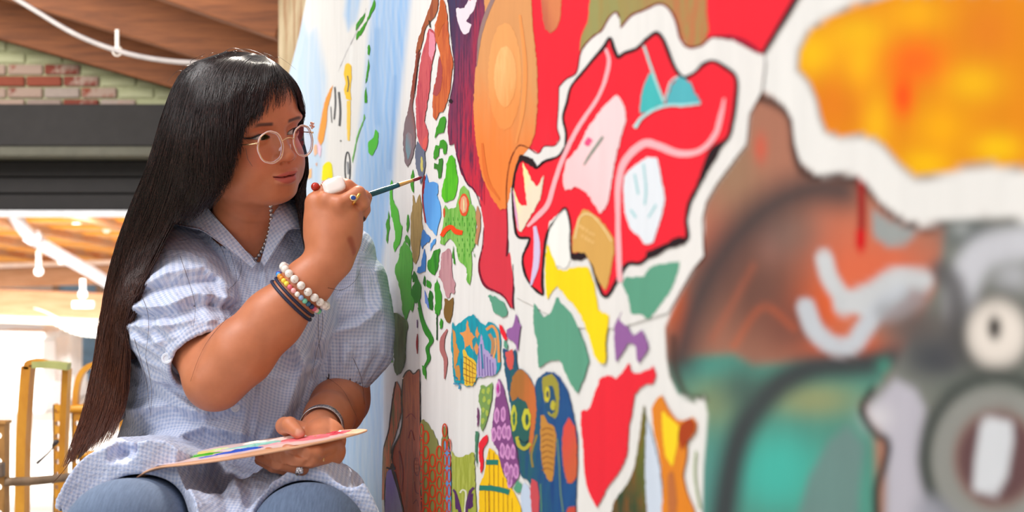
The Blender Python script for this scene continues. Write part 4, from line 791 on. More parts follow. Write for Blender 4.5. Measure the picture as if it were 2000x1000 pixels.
# ---- head frame: local x to the near side of her face, y out of the face, z up
psi, rho, phi = math.radians(48), math.radians(13), math.radians(5)
fv = np.array([math.sin(psi), -math.cos(psi), 0]); lv = np.array([math.cos(psi), math.sin(psi), 0]); zv = np.array([0, 0, 1.])
l2 = lv * math.cos(rho) + zv * math.sin(rho); z2 = zv * math.cos(rho) - lv * math.sin(rho)
f2 = fv * math.cos(phi) - z2 * math.sin(phi); z3 = z2 * math.cos(phi) + fv * math.sin(phi)
HR_ = np.stack([-l2, f2, z3], 1).astype(f32)           # columns: local axes in world
HO = PT(545, 264, 1.925)
def hl(x, y, z): return HO + HR_ @ np.array([x, y, z], f32)      # local -> world
HS = 1.0
def toq(p):
    q = (p - HO) @ HR_; q[:, 2] = np.where(q[:, 2] < 0, q[:, 2] / .93, q[:, 2]); return q
def head_sdf(p):
    q = toq(p); ax = np.abs(q[:, 0]); m = np.stack([ax, q[:, 1], q[:, 2]], 1)
    d = ell_(q, (0, -.090, .036), (.075, .092, .084))
    d = smin(d, ell_(q, (0, -.056, -.030), (.058, .060, .078)), .03)
    d = smin(d, ell_(q, (0, -.040, .045), (.058, .042, .045)), .03)
    d = smin(d, ell_(m, (.033, -.037, -.048), (.029, .033, .032)), .025)       # cheeks
    d = smin(d, ell_(m, (.048, -.066, -.074), (.022, .036, .028)), .03)        # jaw
    d = smin(d, ell_(q, (0, -.024, -.096), (.026, .021, .018)), .025)          # chin
    d = smin(d, ell_(q, (0, -.052, -.098), (.040, .040, .016)), .03)
    d = smin(d, ell_(q, (0, -.012, -.064), (.026, .017, .022)), .018)          # muzzle
    d = smin(d, ell_(m, (.030, -.007, .022), (.024, .010, .007)), .015)        # brow
    d = smax(d, -ell_(m, (.031, .012, .001), (.019, .014, .012)), .014)        # sockets
    d = smin(d, ell_(m, (.031, -.0125, .0), (.0155, .0145, .0140)), .005)      # lids
    d = smin(d, cap_(q, (0, -.006, .006), (0, .013, -.033), .0080, .0098), .012)
    d = smin(d, ell_(q, (0, .0145, -.035), (.0112, .0092, .0085)), .006)
    d = smin(d, ell_(m, (.0135, .006, -.0385), (.0080, .0090, .0068)), .005)
    d = smax(d, -ell_(m, (.0072, .0095, -.0452), (.0036, .0048, .004)), .003)
    d = smax(d, -cap_(q, (0, .014, -.052), (0, .0135, -.060), .0022), .004)    # philtrum
    d = smin(d, ell_(m, (.0065, .0042, -.0650), (.0170, .0095, .0062), None), .004)
    d = smin(d, ell_(q, (0, .0036, -.0765), (.0190, .0100, .0078)), .0045)
    mz = q[:, 2] + .0700 - 6.0 * ax * ax - .0011 * np.exp(-(ax / .004) ** 2)
    slot = np.maximum(np.maximum(np.abs(mz) - .0005, ax - .0225), -(q[:, 1] + .008))
    d = smax(d, -slot, .0028)
    d = smin(d, 9.0 + 0 * d, .001)
    # eye opening, an upturned almond
    ex = m[:, 0] - .0315; up = .0056 * (1 - (ex / .0155) ** 2) + .10 * ex; dn = -.0030 * (1 - (ex / .0155) ** 2) + .10 * ex
    alm = np.maximum(np.maximum(q[:, 2] - up, dn - q[:, 2]), np.abs(ex) - .0150)
    alm = np.maximum(alm * .9, -(q[:, 1] + .0125))
    d = smax(d, -alm, .0012)
    # crease above the lid
    cr = np.sqrt((q[:, 2] - up - .0035) ** 2 + (ex / 30) ** 2); d = d + .0007 * np.exp(-(cr / .0010) ** 2) * (np.abs(ex) < .015)
    return d
NK0 = hl(0, -.095, -.075); NK1 = PT(476, 512, 2.09)
def torso_base(p):
    d = ell_(p, PT(488, 610, 2.10), (.165, .105, .150))
    d = smin(d, ell_(p, PT(446, 780, 2.06), (.160, .145, .165)), .06)
    d = smin(d, ell_(p, PT(440, 900, 2.12), (.19, .16, .12)), .06)
    d = smin(d, chain(p, PTS((325, 500, 2.11), (420, 462, 2.13), (560, 462, 2.13), (672, 500, 2.12)), [.056, .056, .056, .052], .03), .05)
    m = smin(ell_(p, PT(415, 620, 2.015), (.075, .070, .072)), ell_(p, PT(560, 622, 2.015), (.075, .070, .072)), .02)
    return smin(d, m, .05)
SR, ER, WR = PT(322, 525, 2.08), PT(420, 742, 1.865), PT(646, 506, 1.88)
SL, EL, WL = PT(688, 560, 2.11), PT(668, 782, 2.07), PT(622, 842, 1.87)
def lerp(a, b, t): return a + (b - a) * t
def finger(p, pts, rad): return chain(p, PTS(*pts), rad, .003)
def hand_r(p):
    d = chain(p, PTS((646, 506, 1.88), (652, 470, 1.885), (652, 425, 1.89)), [.0300, .033, .034], .02)
    d = smin(d, ell_(p, PT(650, 440, 1.885), (.040, .019, .048)), .02)
    d = smin(d, chain(p, PTS((622, 462, 1.885), (616, 398, 1.885)), [.018, .0135], .01), .016)
    d = smin(d, chain(p, PTS((672, 470, 1.89), (688, 420, 1.875)), [.019, .015], .01), .016)
    # knuckles
    for q, r in (((617, 393, 1.882), .0125), ((640, 389, 1.868), .0125), ((664, 398, 1.86), .012)): d = smin(d, ell_(p, PT(*q), (r,) * 3), .012)
    fs = [([(618, 392, 1.884), (640, 364, 1.895), (674, 360, 1.905), (694, 384, 1.91)], [.0115, .0098, .0088, .0078]),
          ([(640, 388, 1.870), (678, 364, 1.878), (711, 384, 1.885), (712, 410, 1.890), (707, 425, 1.892)], [.0120, .0108, .0098, .0088, .0070]),
          ([(664, 398, 1.862), (700, 377, 1.864), (710, 396, 1.870), (700, 410, 1.878)], [.0118, .0106, .0094, .0080]),
          ([(612, 396, 1.895), (626, 372, 1.912), (650, 368, 1.922), (668, 384, 1.924)], [.0105, .009, .008, .007]),
          ([(668, 470, 1.905), (690, 432, 1.918), (708, 402, 1.912), (716, 386, 1.906)], [.0165, .0135, .0112, .0088])]
    for pts, r in fs: d = smin(d, finger(p, pts, r), .0024)
    d = d + .0012 * np.exp(-(segd(p, PTS((672, 404, 1.852), (700, 386, 1.852))) / .004) ** 2)
    return d
def hand_l(p):
    d = chain(p, PTS((622, 842, 1.87), (634, 858, 1.83), (634, 878, 1.79)), [.026, .027, .026], .02)
    d = smin(d, ell_(p, PT(622, 884, 1.775), (.036, .030, .022)), .02)
    fs = [([(648, 872, 1.770), (616, 884, 1.715), (580, 884, 1.700), (560, 878, 1.715)], [.0125, .0108, .0096, .0076]),
          ([(650, 890, 1.775), (606, 899, 1.712), (556, 894, 1.698), (524, 884, 1.720)], [.0125, .0108, .0098, .0076]),
          ([(638, 905, 1.775), (590, 914, 1.722), (542, 904, 1.712), (508, 892, 1.735)], [.0118, .0104, .0094, .0074]),
          ([(618, 912, 1.785), (572, 919, 1.745), (534, 911, 1.735), (506, 899, 1.755)], [.0108, .0094, .0084, .0066]),
          ([(616, 856, 1.84), (578, 842, 1.845), (556, 832, 1.825), (566, 830, 1.790), (584, 846, 1.765)], [.019, .0160, .0130, .0116, .0088])]
    for pts, r in fs: d = smin(d, finger(p, pts, r), .0022)
    return smax(d, -(ell_(p, PT(588, 846, 1.752), (.0068, .003, .0056)) - .0), .0015)
def body_sdf(p):
    d = np.full(len(p), 1.0, f32)
    def near(c, r): return np.linalg.norm(p - np.asarray(c, f32), axis=1) < r
    hm = near(hl(0, -.06, -.02), .20)
    if hm.any(): d[hm] = head_sdf(p[hm])
    nk = chain(p, [NK0, lerp(NK0, NK1, .5), NK1], [.053, .052, .053], .02); d = smin(d, nk, .022)
    d = smin(d, np.maximum(torso_base(p) + .009, 0 * d + p[:, 2] * 0 - 9), .03)
    arm = chain(p, [SR, lerp(SR, ER, .6), ER], [.046, .050, .0420], .03)
    arm = smin(arm, chain(p, [ER, lerp(ER, WR, .22) + np.array([0, -.003, 0], f32), lerp(ER, WR, .5), lerp(ER, WR, .80), WR], [.0425, .0485, .0435, .0345, .0300], .02), .024)
    ar2 = chain(p, [SL, lerp(SL, EL, .6), EL], [.040, .042, .043], .03)
    ar2 = smin(ar2, chain(p, [EL, lerp(EL, WL, .25), lerp(EL, WL, .6), WL], [.043, .043, .036, .026], .02), .02)
    k = near(WR, .17); k2 = near(WL, .17)
    if k.any(): arm[k] = smin(arm[k], hand_r(p[k]), .018)
    if k2.any(): ar2[k2] = smin(ar2[k2], hand_l(p[k2]), .014)
    d = smin(d, arm, .012) if False else np.minimum(d, arm)
    return np.minimum(d, ar2)
def skin_col(V):
    """skin colours: lips, a darker seam between them, blush, brows, nails, paint smear on the hand"""
    base = np.array(lin((194, 120, 84))); C_ = np.repeat(base[None], len(V), 0)
    def put(m, c): C_[:] = C_ * (1 - m[:, None]) + np.array(lin(c)) * m[:, None]
    q = toq(V.astype(f32)); ax = np.abs(q[:, 0]); hd = np.linalg.norm(q - np.array([0, -.05, -.02]), axis=1) < .15
    g = lambda x, y, z, s: np.exp(-(((ax - x) / s) ** 2 + ((q[:, 1] - y) / (s * 1.4)) ** 2 + ((q[:, 2] - z) / s) ** 2)) * hd
    put(.5 * g(.040, -.015, -.034, .022), (206, 106, 80)); put(.4 * g(0, .018, -.040, .010), (196, 108, 80))
    put(.5 * g(.031, 0, .010, .012), (180, 96, 72))
    zz = q[:, 2] + .0700 - 6.0 * ax * ax; w = np.clip(1 - (ax / .0235) ** 2, 0, 1)
    up = sm((.0092 * w ** .7 - zz) / .0016) * sm((zz + .0125 * w ** .6) / .0016) * (ax < .0235) * (q[:, 1] > -.006) * hd
    put(up * .88, (178, 84, 76)); put(np.exp(-((zz) / .0011) ** 2) * (ax < .0245) * (q[:, 1] > -.010) * hd * .8, (110, 44, 42))
    # brows
    bz = .0195 + .10 * (ax - .012) - 9.0 * np.clip(ax - .034, 0, 1) ** 2 * 2; bm = np.exp(-((q[:, 2] - bz) / .0030) ** 4) * sm((ax - .012) / .006) * sm((.052 - ax) / .012) * (q[:, 1] > -.035) * hd
    put(bm * .88, (58, 38, 34))
    # liner drawn along the upper lid, winged
    ex = ax - .0315; ul = .0056 * (1 - np.clip(ex / .0155, -1, 1) ** 2) + .10 * ex; ln = np.exp(-((q[:, 2] - ul - .0006) / (.0009 + .0006 * (ex > .004))) ** 2) * (ex > -.0145) * (ex < .021) * (q[:, 1] > -.03) * hd
    put(np.clip(ln * 1.3, 0, 1), (28, 20, 22)); lo_ = -.0030 * (1 - np.clip(ex / .0155, -1, 1) ** 2) + .10 * ex; put(.5 * np.exp(-((q[:, 2] - lo_ + .0004) / .0007) ** 2) * (np.abs(ex) < .0145) * (q[:, 1] > -.03) * hd, (90, 50, 44))
    for c, r in ((PT(707, 427, 1.887), .0060),): put((np.linalg.norm(V - c, axis=1) < r) * 1., (60, 24, 28))
    for c, r in ((PT(586, 848, 1.758), .0065), (PT(562, 877, 1.705), .006)): put(.6 * np.exp(-(np.linalg.norm(V - c, axis=1) / r) ** 4), (236, 178, 160))
    d_ = segd(V.astype(f32), PTS((683, 468, 1.86), (690, 492, 1.87))); put(.75 * np.exp(-(d_ / .006) ** 4), (150, 62, 34))
    return C_
def skin_mat():
    t = NT('skin'); a = t.n('ShaderNodeAttribute'); a.attribute_name = 'col'; n = t.noise(t.coord(), 40, 4)
    c = t.mix(1.0, a.outputs['Color'], t.ramp(n, [(.35, (.90, .87, .85)), (.65, (1, 1, 1))]), 'MULTIPLY'); t.col(c); t.set(Roughness=.46, Subsurface_Weight=.12, Subsurface_Scale=.01)
    t.b.inputs['Subsurface Radius'].default_value = (1, .35, .2); t.b.inputs['Specular IOR Level'].default_value = .4
    t.bump(t.noise(t.coord(), 900, 3), .12, .0006); return t.m
M_skin = skin_mat()
ZS = float(P(0, 960, 2.15).z)
person = empty('person', (float(PT(440, 0, 2.1)[0]), 2.1, .69), 'young woman with long straight black hair in a pale blue gingham blouse, painting the mural', 'person')
def keep_body(V):                                      # skin stays where it can show; the rest is inside the clothes
    return V[:, 2] > 1.2 - .46
parts = []
lo, hi = (-.80, 1.70, 1.2 - .45), (-.14, 2.24, 1.2 + .36)
tc_ = hl(0, -.05, -.03)
fine = lambda V: (np.linalg.norm(V - tc_, axis=1) < .118)
Vh, Qh = solid('h', body_sdf, tc_ - .13, tc_ + .13, .00125, None, keep=fine)
Vb, Qb = solid('b', body_sdf, lo, hi, .0027, None, keep=lambda V: ~(np.linalg.norm(V - tc_, axis=1) < .112))
V, Q = join_np([(Vh, Qh), (Vb, Qb)])
body = np_mesh('body', V, Q, M_skin, None, True, skin_col(V)); under(body, person)

# eyes
def eye_mat(look):
    t = NT('eye'); tc = t.n('ShaderNodeTexCoord'); dp = t.n('ShaderNodeVectorMath', operation='DISTANCE'); t.l(tc.outputs['Object'], dp.inputs[0]); dp.inputs[1].default_value = look
    t.col(t.ramp(dp.outputs['Value'], [(0, (.004, .004, .004)), (.0024 / .02, (.004, .004, .004)), (.0028 / .02, (.03, .014, .008)), (.0056 / .02, (.022, .012, .008)), (.0062 / .02, (.62, .58, .56))])) if False else None
    mp_ = t.math('MULTIPLY', dp.outputs['Value'], 50.0)
    t.col(t.ramp(mp_, [(0, (.004, .004, .004)), (.13, (.004, .004, .004)), (.15, (.035, .016, .010)), (.29, (.02, .010, .008)), (.33, (.60, .55, .53))]))
    t.set(Roughness=.3); t.b.inputs['Specular IOR Level'].default_value = .25; return t.m
for s_ in (1, -1):
    c = hl(s_ * .0312, -.0150, .0008); V, Q = sphere_np((0, 0, 0), .0128, 28, 20)
    dl = HR_ @ np.array([-.30, .90, -.10]); dl = dl / np.linalg.norm(dl) * .0128
    o = np_mesh('eye', V, Q, eye_mat(tuple(dl)), None); o.location = c; under(o, person)
    pts = [hl(s_ * (.0315 + e), -.0005 - 22 * abs(e) ** 2 - (.003 if e > .012 else 0), .0060 * (1 - (min(abs(e), .0155) / .0155) ** 2) + .10 * e) for e in np.linspace(-.0145, .0205, 12)]
    under(tube('eyeliner', pts, [.0004, .0006, .0007, .0008, .0009, .0010, .0010, .0011, .0011, .0009, .0006, .0002], mp((22, 16, 18), .5), None, 8), person)
# ---------------------------------------------------------------- blouse, jeans
HRp, HLp = PT(385, 975, 2.15), PT(560, 975, 2.15); KR, KL = PT(240, 1058, 1.62), PT(602, 1062, 1.66)
def ridge(p, pts, w, amp):
    amp = amp * 1.0; w = w * .9
    """a crease: a soft ridge raised along a 3-D polyline"""
    P3 = PTS(*pts); q = p.copy(); ym = np.mean([a[1] for a in P3]); k = ym / np.maximum(q[:, 1], .5); q[:, 0] *= k; q[:, 2] = 1.2 + (q[:, 2] - 1.2) * k; q[:, 1] = 0
    P3 = [np.array([a[0] * ym / a[1], 0, 1.2 + (a[2] - 1.2) * ym / a[1]], f32) for a in P3]
    d = segd(q, P3); return amp * np.exp(-(d / w) ** 1.4) * np.clip((ym + .10 - p[:, 1]) / .05, 0, 1)
def crinkle(p, f=1.0, seed=0):
    r = np.random.RandomState(seed); o = 0
    for k in range(6):
        v = r.normal(0, 1, 3); v /= np.linalg.norm(v); a = (45 + 45 * r.rand()) * f; w = r.normal(0, 1, 3); w = w / np.linalg.norm(w) * 22 * f
        o = o + (1 - np.abs(np.sin(p @ v.astype(f32) * a + 2.0 * np.sin(p @ w.astype(f32)) + r.rand() * 6))) ** 2
    return o / 6 - .35
CR = lerp(SR, ER, .82); CRd = (ER - SR) / np.linalg.norm(ER - SR)
CL = PT(664, 742, 2.065); CLd = np.array([-.10, -.12, -1.0], f32); CLd /= np.linalg.norm(CLd)
def cyl_ang(p, c, ax):
    a = np.array(ax, f32); u = np.cross(a, [0, 1, 0]); u /= np.linalg.norm(u); v = np.cross(a, u); q = p - c
    return np.arctan2(q @ v.astype(f32), q @ u.astype(f32)), q @ a
def sleeve_r(p):
    an, t = cyl_ang(p, CR, CRd)
    puff = chain(p, PTS((352, 492, 2.085), (356, 560, 2.035), (360, 615, 1.99), (366, 664, 1.950)), [.052, .080, .091, .079], .03)
    gath = np.exp(-((t + .035) / .035) ** 2); puff = puff - .0045 * gath * np.sin(an * 17 + 2 * np.sin(an * 3)) - .007 * crinkle(p, .7, 2) - .002 * crinkle(p, 2, 3)
    for pts, w, a in (([(262, 600, 1.99), (320, 598, 1.93), (385, 572, 1.93), (450, 582, 1.97)], .013, .017), ([(250, 636, 1.99), (320, 636, 1.91), (400, 620, 1.90), (452, 640, 1.93)], .013, .016),
                      ([(270, 560, 2.02), (330, 530, 1.98), (400, 520, 1.98), (450, 560, 1.99)], .013, .012), ([(258, 662, 1.98), (300, 672, 1.90), (350, 655, 1.88), (420, 622, 1.88)], .010, .010)): puff = puff - ridge(p, pts, w, a)
    for pts, w, a in (([(255, 618, 1.98), (330, 618, 1.92), (400, 597, 1.91), (452, 606, 1.95)], .008, .012), ([(262, 574, 2.01), (330, 560, 1.94), (420, 548, 1.95)], .008, .010)): puff = puff + ridge(p, pts, w, a)
    band = np.maximum(cap_(p, CR - CRd * .05, CR + CRd * .02, .066, .0605), np.maximum(t - .0115, -t - .045)) ; band = band - .0012 * np.cos(t * 260)
    s = smin(puff, band, .014)
    s = np.maximum(s, t - .011 - .0022 * np.sin(an * 5 + 1) - .0012 * np.sin(an * 13))
    inner = cap_(p, CR - CRd * .10, CR + CRd * .08, .0520, .0560)
    return smax(s, -np.maximum(inner, -t - .045), .002)
def sleeve_l(p):
    an, t = cyl_ang(p, CL, CLd)
    puff = chain(p, PTS((672, 505, 2.13), (692, 560, 2.11), (696, 630, 2.09), (688, 672, 2.08), (676, 700, 2.075)), [.042, .052, .058, .061, .055], .03)
    gath = np.exp(-((t + .030) / .025) ** 2); puff = puff - .0042 * gath * np.sin(an * 16 + 2 * np.sin(an * 3)) - .005 * crinkle(p, .7, 5) - .0015 * crinkle(p, 2, 6)
    for pts, w, a in (([(614, 668, 2.04), (650, 648, 2.02), (700, 636, 2.02), (740, 606, 2.05)], .011, .012), ([(640, 600, 2.04), (690, 560, 2.05), (700, 500, 2.08)], .013, .010), ([(735, 530, 2.09), (752, 620, 2.07), (750, 690, 2.07)], .010, .006)): puff = puff - ridge(p, pts, w, a)
    for pts, w, a in (([(622, 645, 2.03), (660, 628, 2.02), (715, 612, 2.03)], .008, .009), ([(700, 520, 2.07), (715, 590, 2.03)], .008, .006)): puff = puff + ridge(p, pts, w, a)
    band = np.maximum(cap_(p, CL - CLd * .05, CL + CLd * .02, .0480, .0465), np.maximum(t - .0125, -t - .04))
    s = smin(puff, band, .012); s = np.maximum(s, t - .012 - .0022 * np.sin(an * 4))
    inner = cap_(p, CL - CLd * .10, CL + CLd * .08, .0435, .0450)
    return smax(s, -np.maximum(inner, -t - .04), .002)
def vneck(p):                                          # opening between the two fronts, in the frontal plane
    x = 1000 + F * p[:, 0] / p[:, 1]; y = 500 - F * (p[:, 2] - 1.2) / p[:, 1]
    e1 = (396 - x) * .7 + 0; l = (x - np.interp(y, [360, 400, 450, 512], [372, 398, 450, 503])); r = (np.interp(y, [360, 400, 450, 512], [545, 533, 527, 508]) - x)
    d = -np.minimum(np.minimum(l, r), (513 - y) * .8) * 2.08 / F
    return np.maximum(d, p[:, 1] - 2.16)
def lap(p):
    d = smin(cap_(p, HRp, KR, .126, .098), cap_(p, HLp, KL, .112, .093), .07)
    d = smin(d, ell_(p, PT(430, 1068, 1.76), (.075, .18, .080)), .035)
    x = p[:, 0]; y = p[:, 1]
    d = d - .011 * np.sin(x * 62 + 3 * np.sin(y * 9)) * np.clip((2.0 - y) / .2, 0, 1) * .7 - .010 * crinkle(p, .8, 7) - .004 * crinkle(p, 2.0, 8)
    for pts, w, a in (([(105, 985, 1.80), (150, 915, 1.86), (228, 860, 1.92), (320, 868, 1.93), (400, 900, 1.88)], .020, .026), ([(350, 965, 1.78), (400, 1000, 1.74), (440, 1040, 1.72)], .013, .004), ([(455, 930, 1.85), (470, 970, 1.76), (468, 1040, 1.72)], .012, .008),
                      ([(730, 1010, 1.80), (705, 930, 1.88), (640, 895, 1.92)], .014, .010), ([(160, 990, 1.74), (200, 930, 1.78), (300, 905, 1.80)], .012, .008)): d = d - ridge(p, pts, w, a)
    for pts, w, a in (([(420, 930, 1.82), (445, 1000, 1.72)], .010, .004),): d = d + ridge(p, pts, w, a)
    hem = (1.715 - .125 * np.exp(-((x + .404) / .045) ** 2) + .010 * np.sin(x * 40) + .014 * np.sin(x * 13 + 1)) - y      # front edge of the skirt
    d = np.maximum(d, hem)
    d = np.minimum(d, np.maximum(smin(cap_(p, HRp, KR, .102, .088), cap_(p, HLp, KL, .098, .084), .05), hem))
    inner = smin(smin(cap_(p, HRp, KR, .088, .0790), cap_(p, HLp, KL, .088, .0775), .03), ell_(p, PT(428, 1075, 1.74), (.045, .14, .060)), .03)
    return smax(d, -np.maximum(inner, y - 1.95), .004)
def torso_f(p):
    d = torso_base(p) - .004 - .0075 * crinkle(p, .62, 11) - .002 * crinkle(p, 1.8, 12)
    for pts, w, a in (([(250, 700, 2.0), (300, 745, 1.95), (380, 800, 1.92), (470, 780, 1.90)], .013, .014), ([(255, 800, 1.98), (330, 790, 1.93), (400, 810, 1.91)], .010, .011), ([(340, 855, 1.93), (400, 830, 1.90), (480, 850, 1.90)], .010, .013),
                      ([(600, 560, 2.02), (560, 640, 1.95), (600, 720, 1.98)], .012, .011), ([(600, 700, 2.0), (560, 800, 1.93), (520, 860, 1.91)], .012, .012), ([(455, 500, 2.01), (500, 620, 1.955), (480, 800, 1.91), (470, 870, 1.90)], .007, .003), ([(515, 520, 2.0), (524, 640, 1.955), (505, 800, 1.91), (492, 870, 1.90)], .005, .0035)): d = d - ridge(p, pts, w, a)
    for pts, w, a in (([(505, 515, 2.0), (512, 640, 1.955), (492, 800, 1.91), (480, 880, 1.90)], .0035, .003), ([(300, 770, 1.95), (380, 825, 1.91), (460, 812, 1.90)], .008, .007), ([(612, 700, 2.0), (590, 780, 1.96), (560, 850, 1.92)], .010, .008), ([(620, 560, 2.05), (618, 640, 2.04), (610, 700, 2.02)], .010, .010)): d = d + ridge(p, pts, w, a)
    # ruched yoke seams below the shoulders
    x = 1000 + F * p[:, 0] / p[:, 1]; y = 500 - F * (p[:, 2] - 1.2) / p[:, 1]
    rm = np.exp(-((x - np.interp(y, [440, 560, 660], [372, 425, 500])) / 17) ** 2) * (y > 430) * (y < 680) * (p[:, 1] < 2.1)
    d = d - .0045 * rm * np.sin(y * .42 + 2 * np.sin(x * .11)) - .003 * rm
    gt = np.exp(-((x - np.interp(y, [440, 560, 660], [400, 455, 520])) / 30) ** 2) * (p[:, 1] < 2.1) * (y < 600); d = d - .0022 * gt * np.sin((x * .8 - y * .25) * .22)
    return d
def blouse_sdf(p):
    d = torso_f(p); d = smin(d, lap(p), .022) if True else d
    d = smin(d, sleeve_l(p), .010); d = smin(d, sleeve_r(p), .010)
    nk = chain(p, [NK0, lerp(NK0, NK1, .5), NK1], [.053, .052, .053], .02); d = np.minimum(d, np.maximum(smin(nk, torso_base(p) + .009, .03) - .0045, p[:, 2] - float(P(0, 425, 2.05).z)))
    ua, _ = cyl_ang(p, CR, CRd); tr = (p - CR) @ CRd; tl = (p - CL) @ CLd
    d = np.minimum(d, np.maximum(chain(p, [SR, lerp(SR, ER, .6), ER], [.051, .055, .0495], .03), tr + .02))
    d = np.minimum(d, np.maximum(chain(p, [SL, lerp(SL, EL, .6), EL], [.045, .047, .0470], .03), tl + .02))
    d = smax(d, -vneck(p), .003)
    nk = chain(p, [NK0, lerp(NK0, NK1, .5), NK1], [.056, .055, .048], .02); d = smax(d, -(nk - .001), .004)
    # armhole room for both forearms
    return d
def gingham():
    t = NT('gingham_seersucker'); a = t.n('ShaderNodeAttribute'); a.attribute_name = 'col'; s = t.n('ShaderNodeSeparateColor'); t.l(a.outputs['Color'], s.inputs[0])
    def wav(x, ph):
        q = t.math('SINE', t.math('ADD', t.math('MULTIPLY', x, 2 * PI * 172), ph)); m = t.n('ShaderNodeMapRange', interpolation_type='SMOOTHSTEP'); m.inputs[1].default_value = -.45; m.inputs[2].default_value = .45; t.l(q, m.inputs[0]); return m.outputs[0]
    n = t.noise(t.coord(), 60, 3); w = t.math('MULTIPLY', t.math('SUBTRACT', n, .5), 1.6)
    f = t.math('MULTIPLY', t.math('ADD', wav(s.outputs[0], w), wav(s.outputs[1], w)), .5)
    n2 = t.noise(t.coord(), 9, 4, .6)
    c = t.ramp(f, [(0, lin((210, 212, 228))), (.5, lin((188, 196, 220))), (1, lin((154, 170, 206)))])
    c = t.mix(t.math('MULTIPLY', n2, .5), c, lin((200, 206, 228))); t.col(c); t.set(Roughness=.82, Sheen_Weight=.12)
    v = t.n('ShaderNodeTexVoronoi', feature='SMOOTH_F1'); v.inputs['Scale'].default_value = 85; t.l(t.coord(), v.inputs['Vector'])
    h = t.math('ADD', t.noise(t.coord(), 170, 4, .6), t.math('MULTIPLY', v.outputs['Distance'], .8)); t.bump(h, .75, .003); return t.m
M_ging = gingham()
def cloth_uv(V):
    p = V.astype(f32); o = np.zeros((len(V), 3), f32)
    o[:, 0] = V[:, 0] - .22 * (V[:, 2] - 1.0); o[:, 1] = V[:, 2] + .85 * (V[:, 1] - 2) + .22 * V[:, 0]
    for fn, c, ax in ((sleeve_r, CR, CRd), (sleeve_l, CL, CLd)):
        m = fn(p) < .004; an, t = cyl_ang(p[m], c, ax); o[m, 0] = an * .062; o[m, 1] = t
    o[:, 0] += .004 * np.sin(V[:, 2] * 31 + V[:, 1] * 20); o[:, 1] += .004 * np.sin(V[:, 0] * 29 + 1)
    return o + 3.0
V, Q = solid('bl', blouse_sdf, (-.86, 1.60, 1.2 - .56), (-.16, 2.32, 1.2 + .12), .0030, None, slack=1.25)
blouse = np_mesh('blouse', V, Q, M_ging, None, True, cloth_uv(V)); under(blouse, person)

def denim():
    t = NT('denim'); n = t.noise(t.coord((40, 4, 4)), 12, 4, .7); n2 = t.noise(t.coord(), 8, 3); c = t.ramp(n, [(.3, lin((60, 74, 98))), (.7, lin((104, 122, 150)))])
    c = t.mix(n2, c, lin((86, 102, 128))); t.col(c); t.set(Roughness=.9); t.bump(t.noise(t.coord((3, 1, 1)), 400, 2), .5, .001); return t.m
def jeans_sdf(p):
    AR, AL = KR + np.array([.02, .04, -.40], f32), KL + np.array([-.02, .04, -.40], f32)
    d = smin(chain(p, [HRp, KR, AR], [.085, .0745, .050], .03), chain(p, [HLp, KL, AL], [.085, .0745, .050], .03), .02)
    return smin(d, ell_(p, PT(460, 985, 2.16), (.17, .12, .09)), .05) - .0025 * crinkle(p, .45, 4)
V, Q = solid('j', jeans_sdf, (-.78, 1.50, .36), (-.16, 2.34, 1.0), .006, None)
under(np_mesh('jeans', V, Q, denim(), None, True), person)
for K_, s_ in ((KR, 0), (KL, 1)):
    f0 = K_ + np.array([.02 - .04 * s_, .03, -.42], f32)
    V, Q = solid('f', lambda p: smin(ell_(p, f0 + np.array([0, -.05, -.005], f32), (.045, .10, .038)), cap_(p, f0, f0 + np.array([0, .0, .06], f32), .042, .044), .02), f0 - .17, f0 + .13, .006, None)
    V[:, 2] = np.maximum(V[:, 2], .3855)
    under(np_mesh('shoe', V, Q, mp((230, 228, 224)), None, True), person)

# collar: band and two folded leaves
def leaf(rows, name):
    """rows of (px,py,Y) lofted into a doubled cloth leaf"""
    G = np.array([catmull([PT(*q) for q in r], 14) for r in rows]); G = np.stack([catmull(G[:, k], 10) for k in range(14)], 1)
    a, b = G.shape[:2]; du = np.gradient(G, axis=0); dv = np.gradient(G, axis=1); N = np.cross(du, dv); N /= np.linalg.norm(N, axis=2)[..., None] + 1e-9
    th = .0012; V = np.vstack([(G + N * th).reshape(-1, 3), (G - N * th).reshape(-1, 3)]); Q = []
    for i in range(a - 1):
        for j in range(b - 1): q = [i*b+j, i*b+j+1, (i+1)*b+j+1, (i+1)*b+j]; Q.append(q); Q.append([k + a*b for k in q[::-1]])
    rim = [j for j in range(b)] + [i*b+b-1 for i in range(1, a)] + [(a-1)*b+j for j in range(b-2, -1, -1)] + [i*b for i in range(a-2, 0, -1)]
    for k in range(len(rim)): u, v = rim[k], rim[(k+1) % len(rim)]; Q.append([u, v, v + a*b, u + a*b])
    uv = np.zeros((len(V), 3)); uv[:, 0] = V[:, 0] * .8 + V[:, 2] * .6; uv[:, 1] = V[:, 2] * .8 - V[:, 0] * .6
    return under(np_mesh(name, V, np.array(Q), M_ging, None, True, uv + 3), person)
leaf([[(352, 408, 2.09), (392, 396, 2.035), (424, 428, 1.995), (462, 470, 1.985), (500, 515, 1.985)],
      [(340, 420, 2.085), (378, 418, 2.02), (415, 446, 1.990), (455, 482, 1.978), (496, 520, 1.980)],
      [(330, 436, 2.075), (368, 444, 2.005), (398, 452, 1.985), (450, 490, 1.974), (492, 524, 1.978)]], 'collar_leaf')
leaf([[(575, 392, 2.09), (546, 392, 2.05), (532, 402, 2.02), (526, 452, 2.0), (510, 512, 1.985)],
      [(594, 405, 2.08), (568, 408, 2.035), (552, 424, 2.01), (540, 462, 1.992), (514, 516, 1.979)],
      [(612, 424, 2.07), (596, 446, 2.025), (566, 448, 1.998), (546, 474, 1.984), (516, 522, 1.976)]], 'collar_leaf')
